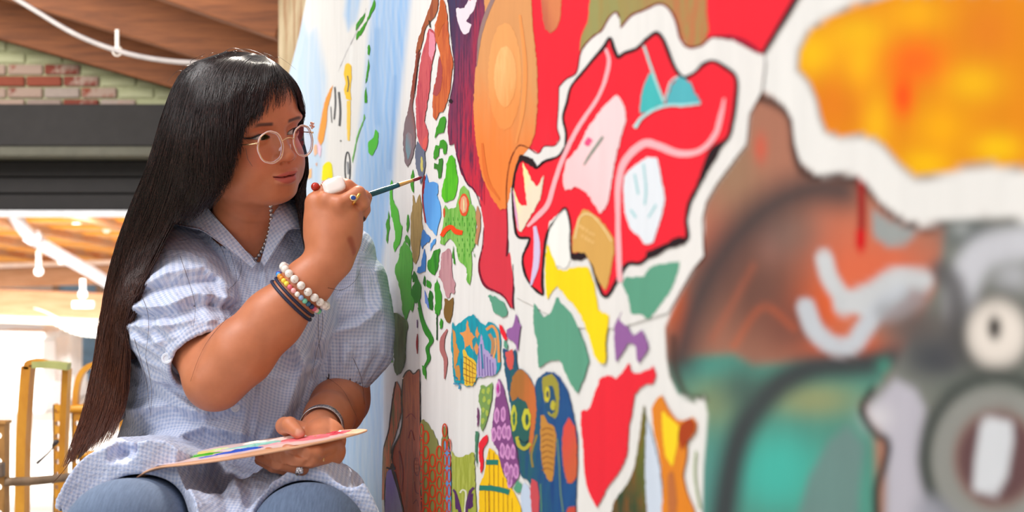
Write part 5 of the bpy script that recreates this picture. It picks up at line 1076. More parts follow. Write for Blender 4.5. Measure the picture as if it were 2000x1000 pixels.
# buttons
def button(px, py, Y, r=.0062, n=(0, -1, .1)):
    c = PT(px, py, Y); nn = np.array(n, float); nn /= np.linalg.norm(nn)
    prof = [(0, .0014), (.45, .0014), (.6, .0024), (.9, .0026), (1.0, .0012), (1.0, -.001), (0, -.001)]; u = np.cross(nn, [0, 0, 1]); u /= np.linalg.norm(u); v = np.cross(nn, u)
    V, Q = [], []
    for rr, h in prof:
        for k in range(16): a = 2*PI*k/16; V.append(c + (u*math.cos(a) + v*math.sin(a)) * rr * r + nn * h)
    for i in range(len(prof)-1):
        for k in range(16): Q.append((i*16+k, i*16+(k+1) % 16, (i+1)*16+(k+1) % 16, (i+1)*16+k))
    return under(np_mesh('button', V, np.array(Q), mat_plain('pearl_button', (222, 228, 240), .25), None, False), person)
def surf_front(px, py, fn, y0=1.70, y1=2.15):
    """depth of the first surface along the line of sight, to sit small things on the cloth"""
    ys = np.linspace(y0, y1, 500); p = np.array([P(px, py, y) for y in ys], f32); d = fn(p); k = np.argmax(d < 0); return float(ys[k]) if d[k] < 0 else y1
for px, py, r in ((460, 796, .0075), (326, 700, .0088), (505, 640, .0055)): button(px, py, surf_front(px, py, blouse_sdf) - .0015, r)
# ---------------------------------------------------------------- hair
rh = np.random.RandomState(5)
def push_out(p, m=.004):
    p = np.array(p, float)
    for _ in range(4):
        q = p.astype(f32); near = np.linalg.norm(p - hl(0, -.06, -.02), axis=1) < .19
        if not near.any(): return p
        a = q[near]; e = .002; d0 = head_sdf(a); g_ = np.stack([head_sdf(a + np.eye(3, dtype=f32)[k] * e) - d0 for k in range(3)], 1) / e
        g_ /= np.linalg.norm(g_, axis=1)[:, None] + 1e-6; mv = np.clip(m - d0, 0, .05); p[near] += g_ * mv[:, None]
    return p
NP = 26
def sheet(guides): return np.array([catmull([PT(*q) for q in g_], NP) for g_ in guides])       # (k,NP,3)
def samp(S, u):
    """smooth interpolation across the guides"""
    k = S.shape[0]; x = u * (k - 1); i = np.clip(x.astype(int), 0, k - 2); t = (x - i)[:, None, None]
    p1, p2 = S[i], S[i+1]; p0 = S[np.maximum(i-1, 0)]; p3 = S[np.minimum(i+2, k-1)]
    return .5 * ((2*p1) + (p2-p0)*t + (2*p0-5*p1+4*p2-p3)*t*t + (3*p1-p0-3*p2+p3)*t**3)
near_g = [
 [(520, 112, 1.955), (512, 128, 1.915), (500, 165, 1.893), (486, 215, 1.885), (474, 262, 1.888)],
 [(510, 109, 1.957), (488, 135, 1.910), (472, 190, 1.880), (462, 260, 1.872), (456, 325, 1.880)],
 [(500, 106, 1.96), (465, 135, 1.91), (445, 200, 1.87), (436, 290, 1.862), (436, 345, 1.872), (424, 392, 1.885)],
 [(490, 104, 1.965), (440, 132, 1.91), (415, 210, 1.868), (405, 300, 1.862), (400, 380, 1.875), (372, 432, 1.93)],
 [(475, 102, 1.97), (418, 130, 1.925), (388, 215, 1.885), (372, 310, 1.880), (350, 395, 1.92), (312, 480, 1.93), (268, 575, 1.91), (247, 690, 1.915), (240, 790, 1.92), (212, 862, 1.88)],
 [(462, 101, 1.98), (395, 130, 1.945), (362, 220, 1.92), (342, 310, 1.92), (318, 400, 1.95), (278, 500, 1.965), (246, 600, 1.955), (230, 720, 1.945), (214, 800, 1.93), (176, 884, 1.89)],
 [(450, 101, 1.99), (375, 133, 1.98), (338, 220, 1.965), (312, 310, 1.97), (282, 400, 1.99), (248, 500, 2.00), (222, 600, 1.995), (204, 700, 1.985), (184, 800, 1.96), (142, 900, 1.92)],
 [(440, 101, 2.0), (360, 136, 2.03), (322, 220, 2.03), (293, 320, 2.03), (256, 410, 2.04), (226, 500, 2.04), (206, 600, 2.04), (191, 700, 2.03), (166, 810, 2.01), (124, 915, 1.96)],
 [(440, 103, 2.02), (370, 143, 2.09), (335, 230, 2.10), (310, 330, 2.10), (275, 430, 2.10), (236, 520, 2.10), (214, 620, 2.10), (200, 720, 2.08), (180, 820, 2.05), (150, 900, 2.0)]]
for g_ in near_g[3:]:                                   # the long hair lies over the sleeve, not through it
    for k, (x, y, Y) in enumerate(g_):
        if y > 380:
            sf_ = surf_front(x, y, blouse_sdf, 1.6, 2.3)
            if sf_ < 2.29: g_[k] = (x, y, min(Y, sf_ - .012))
back_g = [near_g[-1], [(450, 105, 2.03), (420, 150, 2.12), (395, 250, 2.15), (380, 350, 2.14), (350, 450, 2.18), (310, 560, 2.22), (280, 680, 2.24), (270, 800, 2.26)],
 [(480, 106, 2.02), (490, 150, 2.10), (500, 250, 2.13), (505, 350, 2.12), (505, 450, 2.18), (500, 560, 2.24), (500, 700, 2.26)],
 [(505, 108, 2.00), (545, 145, 2.04), (568, 220, 2.07), (575, 320, 2.08), (585, 400, 2.10), (600, 480, 2.14), (605, 600, 2.18)]]
far_g = [back_g[-1], [(510, 109, 1.985), (552, 142, 1.99), (577, 195, 2.01), (588, 260, 2.03), (588, 340, 2.04), (598, 405, 2.03), (606, 470, 2.02), (612, 540, 2.01)],
 [(514, 110, 1.97), (552, 140, 1.962), (575, 190, 1.975), (587, 240, 1.99), (585, 320, 2.01), (584, 385, 2.01), (590, 430, 2.00), (600, 500, 1.99)]]
bang_g = [near_g[0], [(520, 112, 1.953), (520, 132, 1.912), (516, 170, 1.890), (503, 240, 1.882)], [(520, 112, 1.953), (530, 134, 1.914), (532, 165, 1.898), (527, 224, 1.892)],
 [(520, 112, 1.957), (540, 136, 1.925), (549, 165, 1.913), (546, 212, 1.904)], [(518, 111, 1.96), (548, 138, 1.94), (562, 170, 1.936), (572, 208, 1.935)], [(516, 110, 1.965), (551, 139, 1.955), (573, 182, 1.962), (588, 246, 1.985)]]
def off_cloth(p, m):
    z = (p[:, 2] < 1.30) & (p[:, 2] > .86); a = p[z]
    for _ in range(2):
        q = a.astype(f32); d0 = blouse_sdf(q); k = d0 < m; e = .003
        if not k.any(): break
        q = q[k]; g_ = np.stack([blouse_sdf(q + np.eye(3, dtype=f32)[j] * e) - d0[k] for j in range(3)], 1) / e; g_ /= np.linalg.norm(g_, axis=1)[:, None] + 1e-6; a[k] += g_ * np.clip(m - d0[k], 0, .03)[:, None]
    p = p.copy(); p[z] = a; return p
def smoothp(p, m): sh = p.shape; q = push_out(p.reshape(-1, 3), m); return (off_cloth(q, m) if sh[0] > 50 else q).reshape(sh)
front_g = near_g[:4] + [near_g[4][:5] + [(336, 440, near_g[4][4][2] - .004)]]; near_g = near_g[4:]
SH = {k: smoothp(sheet(v), .007) for k, v in (('near', near_g), ('front', front_g), ('back', back_g), ('far', far_g), ('bang', bang_g))}
parts_h = []
for key, nu in (('near', 60), ('front', 60), ('back', 30), ('far', 20)):
    G = samp(SH[key], np.linspace(0, 1, nu)); a, b = G.shape[:2]
    if key in ('near', 'front'):                                  # tips of the layered front are ragged: shorten the solid sheet
        cut = np.interp(np.linspace(0, 1, nu), [0, .4, 1], [.80, .82, .86]); G = np.array([catmull(g_[:max(3, int(NP * c))], NP) for g_, c in zip(G, cut)])
    G = G.copy(); G = smoothp(G, .0032)
    i, j = np.meshgrid(np.arange(a-1), np.arange(b-1), indexing='ij'); k = i*b+j; parts_h.append((G.reshape(-1, 3), np.stack([k, k+1, k+b+1, k+b], -1).reshape(-1, 4)))
def strands(key, n, r, depth, jit, tlo=.9, taper=.55, u0=0, u1=1, k=3, clump=60):
    u = rh.uniform(u0, u1, n); cl_ = np.round(u * clump) / clump; S_ = samp(SH[key], np.clip(u, 0, 1)); Sc = samp(SH[key], np.clip(cl_, 0, 1)); t = np.linspace(0, 1, NP)
    w = (.55 * t ** 1.5)[None, :, None]; S_ = S_ * (1 - w) + Sc * w
    dn = hl(0, -.085, .01); ph = rh.uniform(0, 6.28, (n, 2)); fr = rh.uniform(3, 8, (n, 1))
    out = S_ - dn; out[:, :, 2] *= .3; out /= np.linalg.norm(out, axis=2)[..., None]
    off = rh.uniform(-depth, .0035, n)[:, None]; off = off * np.minimum(1, t * 5)[None]
    S_ = S_ + out * off[..., None]
    side = np.cross(out, [0, 0, 1.]); side /= np.linalg.norm(side, axis=2)[..., None] + 1e-9
    wob = jit * (np.sin(fr * t * 2 + ph[:, :1]) * t + .25 * np.sin(fr * 3 * t + ph[:, 1:]) * t); S_ = S_ + side * wob[..., None]
    S_[:, :, 2] += (rh.normal(0, .0015, (n, 1)) * t[None])
    L = rh.uniform(tlo, 1.0, n); res = []
    for q, l in zip(S_, L):
        x = np.linspace(0, l * (NP - 1), NP); i = np.clip(x.astype(int), 0, NP - 2); f = (x - i)[:, None]; res.append(q[i] * (1 - f) + q[i+1] * f)
    C = smoothp(np.array(res), .0050); T = np.gradient(C, axis=1); T /= np.linalg.norm(T, axis=2)[..., None] + 1e-9
    N = np.cross(T, np.array([.3, .8, .2])); N /= np.linalg.norm(N, axis=2)[..., None] + 1e-9; B = np.cross(T, N)
    R = (rh.uniform(.7, 1.2, (n, 1)) * r) * (1 - taper * t[None] ** 3); an = np.arange(k) * 2 * PI / k
    V = C[:, :, None] + R[..., None, None] * (np.cos(an)[:, None] * N[:, :, None] + np.sin(an)[:, None] * B[:, :, None]); V = V.reshape(-1, 3)
    s, i, j = np.meshgrid(np.arange(n), np.arange(NP-1), np.arange(k), indexing='ij'); b = s*NP*k; j2 = (j+1) % k
    return V, np.stack([b+i*k+j, b+i*k+j2, b+(i+1)*k+j2, b+(i+1)*k+j], -1).reshape(-1, 4)
parts_h += [strands('near', 3700, .00046, .010, .011, .82, clump=34), strands('front', 2300, .00046, .007, .007, .66, clump=44), strands('near', 260, .00034, .004, .013, .8), strands('front', 90, .00034, .004, .012, .8), strands('back', 500, .0007, .008, .004), strands('far', 520, .0006, .007, .004, .75),
            strands('bang', 330, .00046, .0015, .0030, .42, .7, clump=16), strands('bang', 60, .00040, .001, .004, .9, .7, .15, .8), strands('bang', 150, .0005, .001, .002, .9, .6, .86, 1.0), strands('bang', 160, .0005, .001, .002, .9, .6, .0, .25)]
def stray(pts, r=.00035):
    c = catmull([PT(*q) for q in pts], 24); return tube_np(c, np.linspace(r, r * .6, 24), 4, False)
def on_cloth(pts, lift=.0035):
    c = catmull(pts, 18); Y = np.array([min(surf_front(x, y, lambda p: np.minimum(blouse_sdf(p), body_sdf(p)), 1.66, 2.2), 2.1) for x, y in c]); Y = np.minimum(Y, np.minimum(np.r_[Y[1:], Y[-1]], np.r_[Y[0], Y[:-1]]))
    return [(x, y, q - lift) for (x, y), q in zip(c, Y)]
for q in ([(398, 400), (425, 432), (455, 475), (471, 515), (466, 545), (446, 566)], [(392, 398), (402, 440), (430, 480), (450, 530)], [(640, 562), (668, 566), (694, 548), (706, 520)], [(628, 596), (630, 640), (618, 690), (610, 730)], [(622, 610), (622, 660), (628, 700)],
          [(395, 405), (440, 470), (462, 540), (455, 560)], [(352, 500), (380, 590), (378, 640)], [(285, 700), (296, 760), (294, 812)], [(262, 660), (285, 740), (292, 800)], [(452, 612), (410, 660), (388, 700), (372, 745)], [(636, 735), (668, 760), (690, 800), (704, 830)], [(690, 700), (706, 740), (712, 790)], [(270, 560), (290, 620), (284, 700)]): parts_h.append(stray(on_cloth(q)))
for _k in range(70):                                    # fine flyaway hairs lifting off the crown and the long lengths
    x0, y0 = (rh.uniform(350, 545), 0) if _k < 34 else (0, rh.uniform(160, 760))
    if _k < 34: y0 = np.interp(x0, [350, 400, 450, 520, 545], [150, 118, 102, 106, 130]) + 6; d_ = rh.uniform(-1, 1); parts_h.append(stray([(x0, y0, 1.98), (x0 + d_ * 12, y0 - rh.uniform(4, 12), 1.97), (x0 + d_ * 34, y0 - rh.uniform(0, 9), 1.96), (x0 + d_ * 55, y0 + 14, 1.95)], .00022))
    else: x0 = np.interp(y0, [160, 320, 500, 700, 760], [345, 292, 224, 190, 178]) + 6; parts_h.append(stray([(x0 + 14, y0 - 50, 2.0), (x0 - rh.uniform(0, 7), y0, 2.0), (x0 - rh.uniform(6, 20), y0 + 50, 2.0), (x0 - rh.uniform(0, 22), y0 + 95, 2.0)], .00022))
for q in ([(440, 103, 1.99), (480, 96, 1.97), (515, 108, 1.95), (520, 120, 1.94)], [(430, 106, 1.99), (455, 94, 1.99), (490, 104, 1.98)], [(380, 130, 1.97), (372, 120, 1.97), (400, 105, 1.98)], [(480, 290, 1.872), (484, 310, 1.866), (493, 325, 1.86)], [(150, 880, 1.93), (128, 915, 1.92), (100, 945, 1.92), (78, 962, 1.92)], [(160, 870, 1.92), (120, 925, 1.92), (98, 950, 1.92)], [(200, 640, 2.0), (186, 700, 2.0), (170, 730, 2.0)]):
    parts_h.append(stray(q, .0004))
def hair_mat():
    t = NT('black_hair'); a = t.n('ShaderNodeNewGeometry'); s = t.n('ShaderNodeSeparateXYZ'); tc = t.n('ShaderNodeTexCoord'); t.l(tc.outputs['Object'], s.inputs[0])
    mr = t.n('ShaderNodeMapRange', interpolation_type='SMOOTHSTEP'); mr.inputs[1].default_value = 1.30; mr.inputs[2].default_value = .92; t.l(s.outputs['Z'], mr.inputs[0])  # browner towards the tips: sun from behind painted into the hair colour
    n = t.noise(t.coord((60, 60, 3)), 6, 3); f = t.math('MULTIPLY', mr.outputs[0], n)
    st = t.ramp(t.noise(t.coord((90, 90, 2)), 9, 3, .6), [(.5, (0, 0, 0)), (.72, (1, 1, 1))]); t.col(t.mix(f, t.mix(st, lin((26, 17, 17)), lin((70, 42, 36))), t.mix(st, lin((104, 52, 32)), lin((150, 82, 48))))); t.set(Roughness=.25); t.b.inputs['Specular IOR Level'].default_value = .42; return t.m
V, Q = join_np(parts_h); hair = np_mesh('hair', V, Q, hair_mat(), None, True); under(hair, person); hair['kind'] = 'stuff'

# ---------------------------------------------------------------- glasses (in the head frame)
M_clear = mat_plain('blush_acrylic', (232, 206, 208), .12, var=.03); M_gold = mat_plain('pale_gold', (226, 186, 140), .25, .9, var=.05); M_silver = mat_plain('silver', (200, 196, 196), .22, .95, var=.1, scale=200)
def lens_mat():
    t = NT('lens_glass'); o = t.t.nodes['Material Output']; tr = t.n('ShaderNodeBsdfTransparent'); tr.inputs[0].default_value = (.99, .98, 1, 1); gl = t.n('ShaderNodeBsdfGlossy'); gl.inputs['Roughness'].default_value = .03
    fr = t.n('ShaderNodeFresnel'); fr.inputs[0].default_value = 1.55; m = t.n('ShaderNodeMixShader'); t.l(t.math('MULTIPLY', fr.outputs[0], .14), m.inputs[0]); t.l(tr.outputs[0], m.inputs[1]); t.l(gl.outputs[0], m.inputs[2]); t.l(m.outputs[0], o.inputs[0]); return t.m
M_lens = lens_mat()
gl = empty('glasses', tuple(hl(0, .018, 0)), 'round clear pink framed glasses with thin gold temples worn by the woman', 'glasses')
def lensring(s_, rx, rz, y0, bulge=0):
    out = []
    for k in range(25):
        a = 2 * PI * k / 24 + PI / 8; e = (abs(math.cos(a)) ** 8 + abs(math.sin(a)) ** 8) ** (-1 / 8) ; e = 1 + .10 * (e - 1) + .012 * math.cos(8 * a)
        x = s_ * .0325 + rx * e * math.cos(a) * 1.0; out.append(hl(x, y0 - 2.2 * x * x, -.0135 + rz * e * math.sin(a)))
    return out
for s_ in (1, -1):
    fr_ = under(tube('rim', lensring(s_, .0222, .0248, .0205), .0008, M_clear, None, 8, 97), gl)
    under(tube('rim', lensring(s_, .0206, .0230, .0182), .0008, M_clear, None, 6, 97), gl)
    fo = tube('wire', lensring(s_, .0210, .0236, .0212), .0006, M_gold, None, 6, 97); under(fo, gl)
    L = lensring(s_, .0214, .0240, .0203)[:-1]; c = np.mean(L, axis=0); V = np.array([c] + L + [c - HR_[:, 1] * .0012] + [q - HR_[:, 1] * .0012 for q in L]); n = 24
    Q = [(0, 1 + k, 1 + (k+1) % n, 0) for k in range(n)]
    under(mesh_obj('lens', V, [(0, 1 + k, 1 + (k+1) % n) for k in range(n)] + [(n+1, n+2 + (k+1) % n, n+2 + k) for k in range(n)], M_lens), gl)
    under(tube('temple', [hl(s_ * .0545, .0140, -.004), hl(s_ * .0620, .000, -.005), hl(s_ * .0700, -.040, -.006), hl(s_ * .0745, -.085, -.008), hl(s_ * .074, -.100, -.020)], [.0011, .0010, .0008, .0008, .0008], M_gold, None), gl)
    under(tube('nose_pad', [hl(s_ * .0085, .014, -.016), hl(s_ * .0100, .011, -.020), hl(s_ * .011, .010, -.023)], [.0010, .0018, .0012], M_clear, None), gl)
    under(box('hinge', tuple(hl(s_ * .0550, .0140, -.004)), (.004, .004, .003), M_gold, None, .0006), gl)
under(tube('bridge', [hl(.0115, .0205, -.007), hl(.004, .0220, -.004), hl(-.004, .0220, -.004), hl(-.0115, .0205, -.007)], .0009, M_gold, None), gl)
fl = []
for k in range(6): a = 2*PI*k/5; fl.append(sphere_np(hl(-.0560 + (.0030 * math.cos(a) if k < 5 else 0), .0150, .0075 + (.0042 * math.sin(a) if k < 5 else 0)), .0020, 8, 6))
V, Q = join_np(fl); under(np_mesh('flower_charm', V, Q, mat_plain('rose_gold', (232, 178, 160), .3, .7), None), gl)

# ---------------------------------------------------------------- jewellery
def ring_pts(c, ax, r, n, ph=0, flat=1.0, up=(0, 1, 0)):
    a = np.array(ax, float) / np.linalg.norm(ax); u = np.cross(a, up); u /= np.linalg.norm(u); v = np.cross(a, u)
    return [np.array(c) + r * (math.cos(2*PI*k/n + ph) * u * flat + math.sin(2*PI*k/n + ph) * v) for k in range(n)]
AX = (WR - ER) / np.linalg.norm(WR - ER)
def arm_r(t, start=.5):                                # radius of the skin around the forearm axis at t
    c = lerp(ER, WR, t); u = np.cross(AX, [0, 1, 0]); u /= np.linalg.norm(u); rs = []
    for s_ in (1, -1):
        for k in np.linspace(.015, .07, 120):
            if body_sdf((c + s_ * u * k)[None].astype(f32))[0] > 0: rs.append(k); break
    return c + u * (rs[0] - rs[1]) / 2, (rs[0] + rs[1]) / 2
def hug(c, ax, n, lift, ph=0):
    """points around a limb, each just off the skin"""
    out = []
    for q in ring_pts(c, ax, 1, n, ph):
        d = (q - c); ks = np.linspace(.008, .08, 150); P_ = (c + ks[:, None] * d[None]).astype(f32); s = body_sdf(P_); k = np.argmax(s > 0); out.append(c + d * (ks[k] + lift))
    return out
pb = empty('pearl_bracelet', tuple(lerp(ER, WR, .765)), 'bracelet of large white speckled beads nearest the raised hand', 'bracelet')
def pearl():
    t = NT('speckled_bead'); n = t.noise(t.coord(), 260, 3, .6); t.col(t.ramp(n, [(.30, lin((150, 130, 120))), (.38, lin((226, 214, 206))), (.7, lin((244, 238, 232)))])); t.set(Roughness=.25); return t.m
M_pearl = pearl()
for q in hug(lerp(ER, WR, .775), AX, 20, .0048): V, Q = sphere_np(q - lerp(ER, WR, .765), .0064, 14, 10); np_mesh('bead', V, Q, M_pearl, pb)
cb = empty('bead_bracelet', tuple(lerp(ER, WR, .725)), 'bracelet of small multicoloured beads below the white one', 'bracelet')
cols = [(40, 80, 200), (70, 160, 220), (230, 150, 50), (226, 140, 40), (244, 210, 70), (244, 220, 80), (230, 110, 120), (244, 170, 170), (244, 236, 226), (150, 176, 216), (120, 200, 170), (40, 90, 120), (30, 50, 100), (214, 90, 120), (236, 190, 190), (120, 210, 160), (130, 214, 160), (60, 120, 190), (236, 120, 100), (80, 170, 220)]
for i, q in enumerate(hug(lerp(ER, WR, .722), AX, 34, .0024, .2)): V, Q = sphere_np(q - lerp(ER, WR, .725), .0042, 10, 8); np_mesh('bead', V, Q, mp(cols[i % 20], .3), cb)
for t_, lab, r_ in ((.685, 'dark navy cord bracelet, the upper of the two below the coloured beads', .0023), (.655, 'dark navy cord bracelet lowest on the forearm', .0025)):
    h_ = hug(lerp(ER, WR, t_), AX + np.array([.10, 0, .04]), 28, .0012); h_.append(h_[0]); o = tube('cord_bracelet', [tuple(q) for q in h_], r_, mp((28, 32, 62), .6), None, 8, 90); tag(o, lab, 'bracelet', 'navy cord bracelets')
AW = (WL - EL) / np.linalg.norm(WL - EL)
cf = empty('silver_bangle', tuple(lerp(EL, WL, .90)), 'wide engraved silver bangle on the wrist above the palette', 'bracelet')
def engraved():
    t = NT('engraved_silver'); v = t.n('ShaderNodeTexVoronoi', feature='DISTANCE_TO_EDGE'); v.inputs['Scale'].default_value = 260; t.l(t.coord(), v.inputs['Vector'])
    t.col(t.ramp(v.outputs['Distance'], [(.03, lin((70, 60, 66))), (.12, lin((222, 212, 216)))])); t.set(Roughness=.3, Metallic=.8); t.bump(v.outputs['Distance'], .6, .001); return t.m
c0 = lerp(EL, WL, .88); H1 = hug(c0, AW, 36, .003); V = []; n = 36
for s_, lf_ in ((-.0065, 0), (-.0065, .0018), (.0065, .0018), (.0065, 0)): V += [q + AW * s_ + (q - c0) / np.linalg.norm(q - c0) * lf_ for q in H1]
Q = [(a * n + k, a * n + (k+1) % n, ((a+1) % 4) * n + (k+1) % n, ((a+1) % 4) * n + k) for a in range(4) for k in range(n)]
under(mesh_obj('band', V, Q, engraved(), None, True), cf)
for s_ in (-.0068, .0068): h_ = [q + AW * s_ + (q - c0) / np.linalg.norm(q - c0) * .001 for q in H1]; h_.append(h_[0]); under(tube('edge_wire', h_, .0010, M_silver, None, 6, 100), cf)
# ball chain on the neck
nc = empty('ball_chain_necklace', tuple(PT(510, 460, 2.0)), 'silver ball chain necklace hanging inside the open collar', 'necklace')
path = catmull([(528, 402, 0), (529, 425, 0), (525, 452, 0), (518, 474, 0), (508, 495, 0), (493, 512, 0)], 200); L_ = np.r_[0, np.cumsum(np.linalg.norm(np.diff(path, axis=0), axis=1))]
cy = []
for s in np.arange(0, L_[-1], 8.4):
    x = np.interp(s, L_, path[:, 0]); y = np.interp(s, L_, path[:, 1]); Y = surf_front(x, y, lambda p: np.minimum(body_sdf(p), blouse_sdf(p) + .0), 1.88, 2.2); c = PT(x, y, Y - .0015); cy.append(c); V, Q = sphere_np(c - PT(510, 460, 2.0), .0036, 12, 8); np_mesh('ball', V, Q, M_silver, nc)
under(tube('chain_wire', cy, .0005, M_silver, None, 5), nc)
# rings
def finger_ring(name, lab, c, ax, r, mat, w=.0013):
    e = empty(name, tuple(PT(*c)), lab, 'ring'); p = ring_pts((0, 0, 0), ax, r, 20); p.append(p[0]); tube('hoop', p, w, mat, e, 6, 60); return e
def slab(name, c, u, v, w, h, d, mat, parent, ex=4.0):
    """rounded cushion-cut stone"""
    c = np.array(c, float); u = np.array(u, float); u /= np.linalg.norm(u); v = np.array(v, float); v -= u * (u @ v); v /= np.linalg.norm(v); n = np.cross(u, v); V, Q = [], []; K = 24; prof = [(0, -1), (.85, -1), (1, -.5), (1, .3), (.9, .8), (.6, 1), (0, 1)]
    for rr, hh in prof:
        for k in range(K): a = 2*PI*k/K; e = (abs(math.cos(a))**ex + abs(math.sin(a))**ex) ** (-1/ex); V.append(c + u * w * rr * e * math.cos(a) + v * h * rr * e * math.sin(a) + n * d * hh)
    for i in range(len(prof)-1):
        for k in range(K): Q.append((i*K+k, i*K+(k+1) % K, (i+1)*K+(k+1) % K, (i+1)*K+k))
    return np_mesh(name, V, np.array(Q), mat, parent)
e = finger_ring('white_ring', 'oversized white cushion stone ring on the raised hand', (656, 371, 1.880), (1, .1, .45), .0125, M_gold)
slab('stone', (-.001, -.0125, .0060), (1, .1, .36), (-.25, .45, .9), .0170, .0135, .0040, mat_plain('white_stone', (222, 208, 202), .15, var=.03), e)
e = finger_ring('red_bead_ring', 'ring with a round dark red bead beside the white stone ring', (634, 372, 1.888), (1, .2, .5), .0112, M_gold)
V, Q = sphere_np((-.0135, -.004, .0055), .0068, 18, 12); np_mesh('bead', V, Q, mat_plain('red_amber', (170, 36, 18), .08, var=.3, scale=120), e); tube('claw', [(-.0085, -.003, .003), (-.011, -.004, .0045)], .0022, M_gold, e)
e = finger_ring('blue_stone_ring', 'gold ring with a blue stone on the raised hand', (697, 386, 1.864), (.55, .1, -.35), .0118, mat_plain('gold', (232, 180, 90), .25, .9), .0023)
slab('setting', (-.0035, -.0125, -.001), (1, 0, -.2), (.2, .2, 1), .0062, .0052, .0018, M_gold, e, 2); slab('stone', (-.0035, -.0145, -.001), (1, 0, -.2), (.2, .2, 1), .0040, .0034, .0014, mat_plain('blue_stone', (30, 60, 130), .1), e, 2)
e = finger_ring('square_signet_ring', 'silver ring with an engraved square face under the palette', (586, 913, 1.722), (1, -.5, -.05), .0112, M_gold, .0015)
slab('face_plate', (.001, -.0118, -.002), (1, -.2, .1), (0, .1, 1), .0058, .0055, .0016, engraved(), e)
e = finger_ring('gold_nugget_ring', 'gold ring with a raised face nearest the bangle', (624, 893, 1.738), (1, -.9, .05), .0120, M_silver, .0013)
slab('face_plate', (.004, -.0120, .001), (1, .2, .1), (0, .1, 1), .0045, .0060, .0022, M_gold, e)

# ---------------------------------------------------------------- brush, palette
tip = PT(833, 346, 1.0); Yt = EX / ((833 - 1000) / F + .303); tip = np.array(P(833, 346, Yt)) + np.array(WN) * .0068
grip = np.array(PT(668, 398, 1.893), float)
D_b = (tip - grip); Lb = np.linalg.norm(D_b); D_b /= Lb; pf = empty('paintbrush', tuple(grip), 'thin dark green paintbrush held in the raised hand, red paint on its tip', 'paintbrush')
fr2 = lambda px: grip + (tip - grip) * ((px - 668) / (833 - 668))
under(tube('handle', [fr2(656), fr2(700), fr2(745), fr2(784)], [.0028, .0042, .0046, .0038], mat_plain('teal_lacquer', (26, 72, 78), .22, var=.3, scale=60), None, 10), pf)
under(tube('ferrule', [fr2(783), fr2(790), fr2(813)], [.0036, .0034, .0026], mat_plain('brass', (220, 160, 84), .35, .4), None, 10), pf)
under(tube('bristles', [fr2(812), fr2(820), fr2(828), fr2(833)], [.0025, .0030, .0024, .0006], mat_plain('paint_red', (140, 34, 40), .35, var=.4, scale=200), None, 10), pf)
pc = PT(490, 876, 1.755); pal = empty('paint_palette', tuple(pc), 'thin flat palette board spread with green, blue, turquoise and pink paint', 'palette')
pu = np.array([math.cos(math.radians(8.3)), .10, math.sin(math.radians(8.3))]); pu /= np.linalg.norm(pu); pv = np.array([-.10, 1, -.018]); pv -= pu * (pu @ pv); pv /= np.linalg.norm(pv); pn = np.cross(pu, pv)
def pal_pt(u, v, h=0): return pu * u + pv * v + pn * (h - (.020 * max(0, (-u - .115) / .055) ** 2)) 
def outline(a, k=1.0):
    c, s = math.cos(a), math.sin(a); w = .080 * (1 - .30 * (-c if c < 0 else c * .9) ** 2); return .167 * k * c, w * k * s
V, Q = [], []; K = 72; prof = [(0, .0010), (.33, .0010), (.66, .0010), (.985, .0010), (1, .0004), (1, -.0014), (.985, -.002), (.5, -.002), (0, -.002)]
for rr, hh in prof:
    for k in range(K): u_, v_ = outline(2*PI*k/K, rr); V.append(pal_pt(u_, v_, hh))
for i in range(len(prof)-1):
    for k in range(K): Q.append((i*K+k, i*K+(k+1) % K, (i+1)*K+(k+1) % K, (i+1)*K+k))
np_mesh('board', V, np.array(Q), wood('palette_wood', (196, 140, 104), (222, 172, 136), (4, 30, 30), .5), pal)
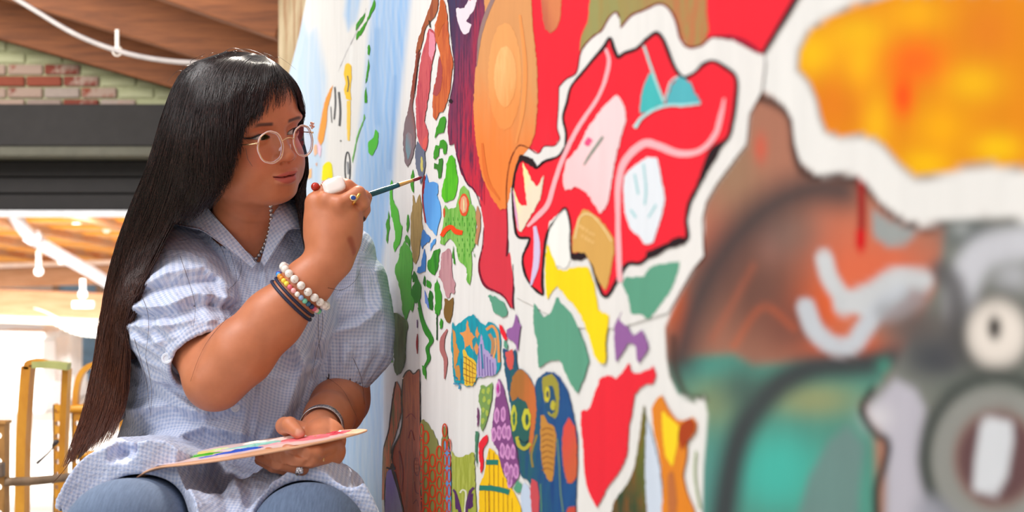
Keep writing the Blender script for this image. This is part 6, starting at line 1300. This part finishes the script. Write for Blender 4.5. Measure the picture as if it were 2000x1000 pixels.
def dab(u, v, ru, rv, c, h=.0025, seed=0, lab=None):
    r = np.random.RandomState(seed); ph = r.uniform(0, 6.28, 4); V, Q = [], []; K = 40
    for i, (rr, hh) in enumerate([(0, 1.0), (.3, .96), (.6, .8), (.82, .5), (1, 0)]):
        for k in range(K):
            a = 2*PI*k/K; w = 1 + .14 * math.sin(3*a+ph[0]) + .10 * math.sin(5*a+ph[1]) + .06 * math.sin(9*a+ph[2]); uu, vv = u + ru*rr*w*math.cos(a), v + rv*rr*w*math.sin(a)
            V.append(pal_pt(uu, vv, .0011 + h * hh * (.6 + .4 * math.sin(a*4+rr*5+ph[3]))))
    for i in range(4):
        for k in range(K): Q.append((i*K+k, i*K+(k+1) % K, (i+1)*K+(k+1) % K, (i+1)*K+k))
    return np_mesh('paint_dab', V, np.array(Q), mp(c, .25), pal)
for i, (u, v, ru, rv, c, h) in enumerate([(-.01, .006, .138, .064, (238, 206, 200), .0008), (-.095, .030, .048, .020, (226, 212, 120), .0022), (-.082, -.004, .046, .013, (74, 172, 40), .0032), (-.010, -.018, .036, .015, (30, 84, 190), .0030), (.005, .018, .046, .022, (160, 220, 206), .0026), (.035, -.006, .03, .015, (244, 170, 176), .002), (.085, .006, .050, .026, (240, 120, 128), .0030), (.12, .012, .022, .018, (226, 70, 84), .003),
    (-.055, .038, .02, .009, (200, 226, 150), .002), (-.12, -.008, .018, .010, (236, 160, 130), .0014), (-.03, -.046, .030, .008, (226, 190, 186), .0012), (-.058, -.028, .014, .006, (90, 110, 200), .0016), (.045, .046, .03, .010, (248, 214, 206), .003), (.10, .044, .016, .008, (240, 240, 240), .004), (.0, .052, .02, .007, (246, 236, 226), .003)]): dab(u, v, ru, rv, c, h, i)
# ---------------------------------------------------------------- what carries her, below the frame
M_stl = wood('step_wood', (150, 112, 74), (186, 146, 102))
st = empty('wooden_platform', (-.58, 2.0, 0), 'stepped wooden platform under the seated woman', 'platform')
for i in range(4): under(box('seat_plank', (-.58, 1.98 + i * .115, .645), (.50, .11, .03), M_stl, None, .004), st)
for i in range(3): under(box('step_plank', (-.52, 1.50 + i * .115, .365), (.62, .11, .03), M_stl, None, .004), st)
for x in (-.815, -.345):
    under(box('side_panel', (x, 2.15, .315), (.03, .46, .63), M_stl, None, .004), st); under(box('side_panel', (x, 1.61, .175), (.03, .36, .35), M_stl, None, .004), st)
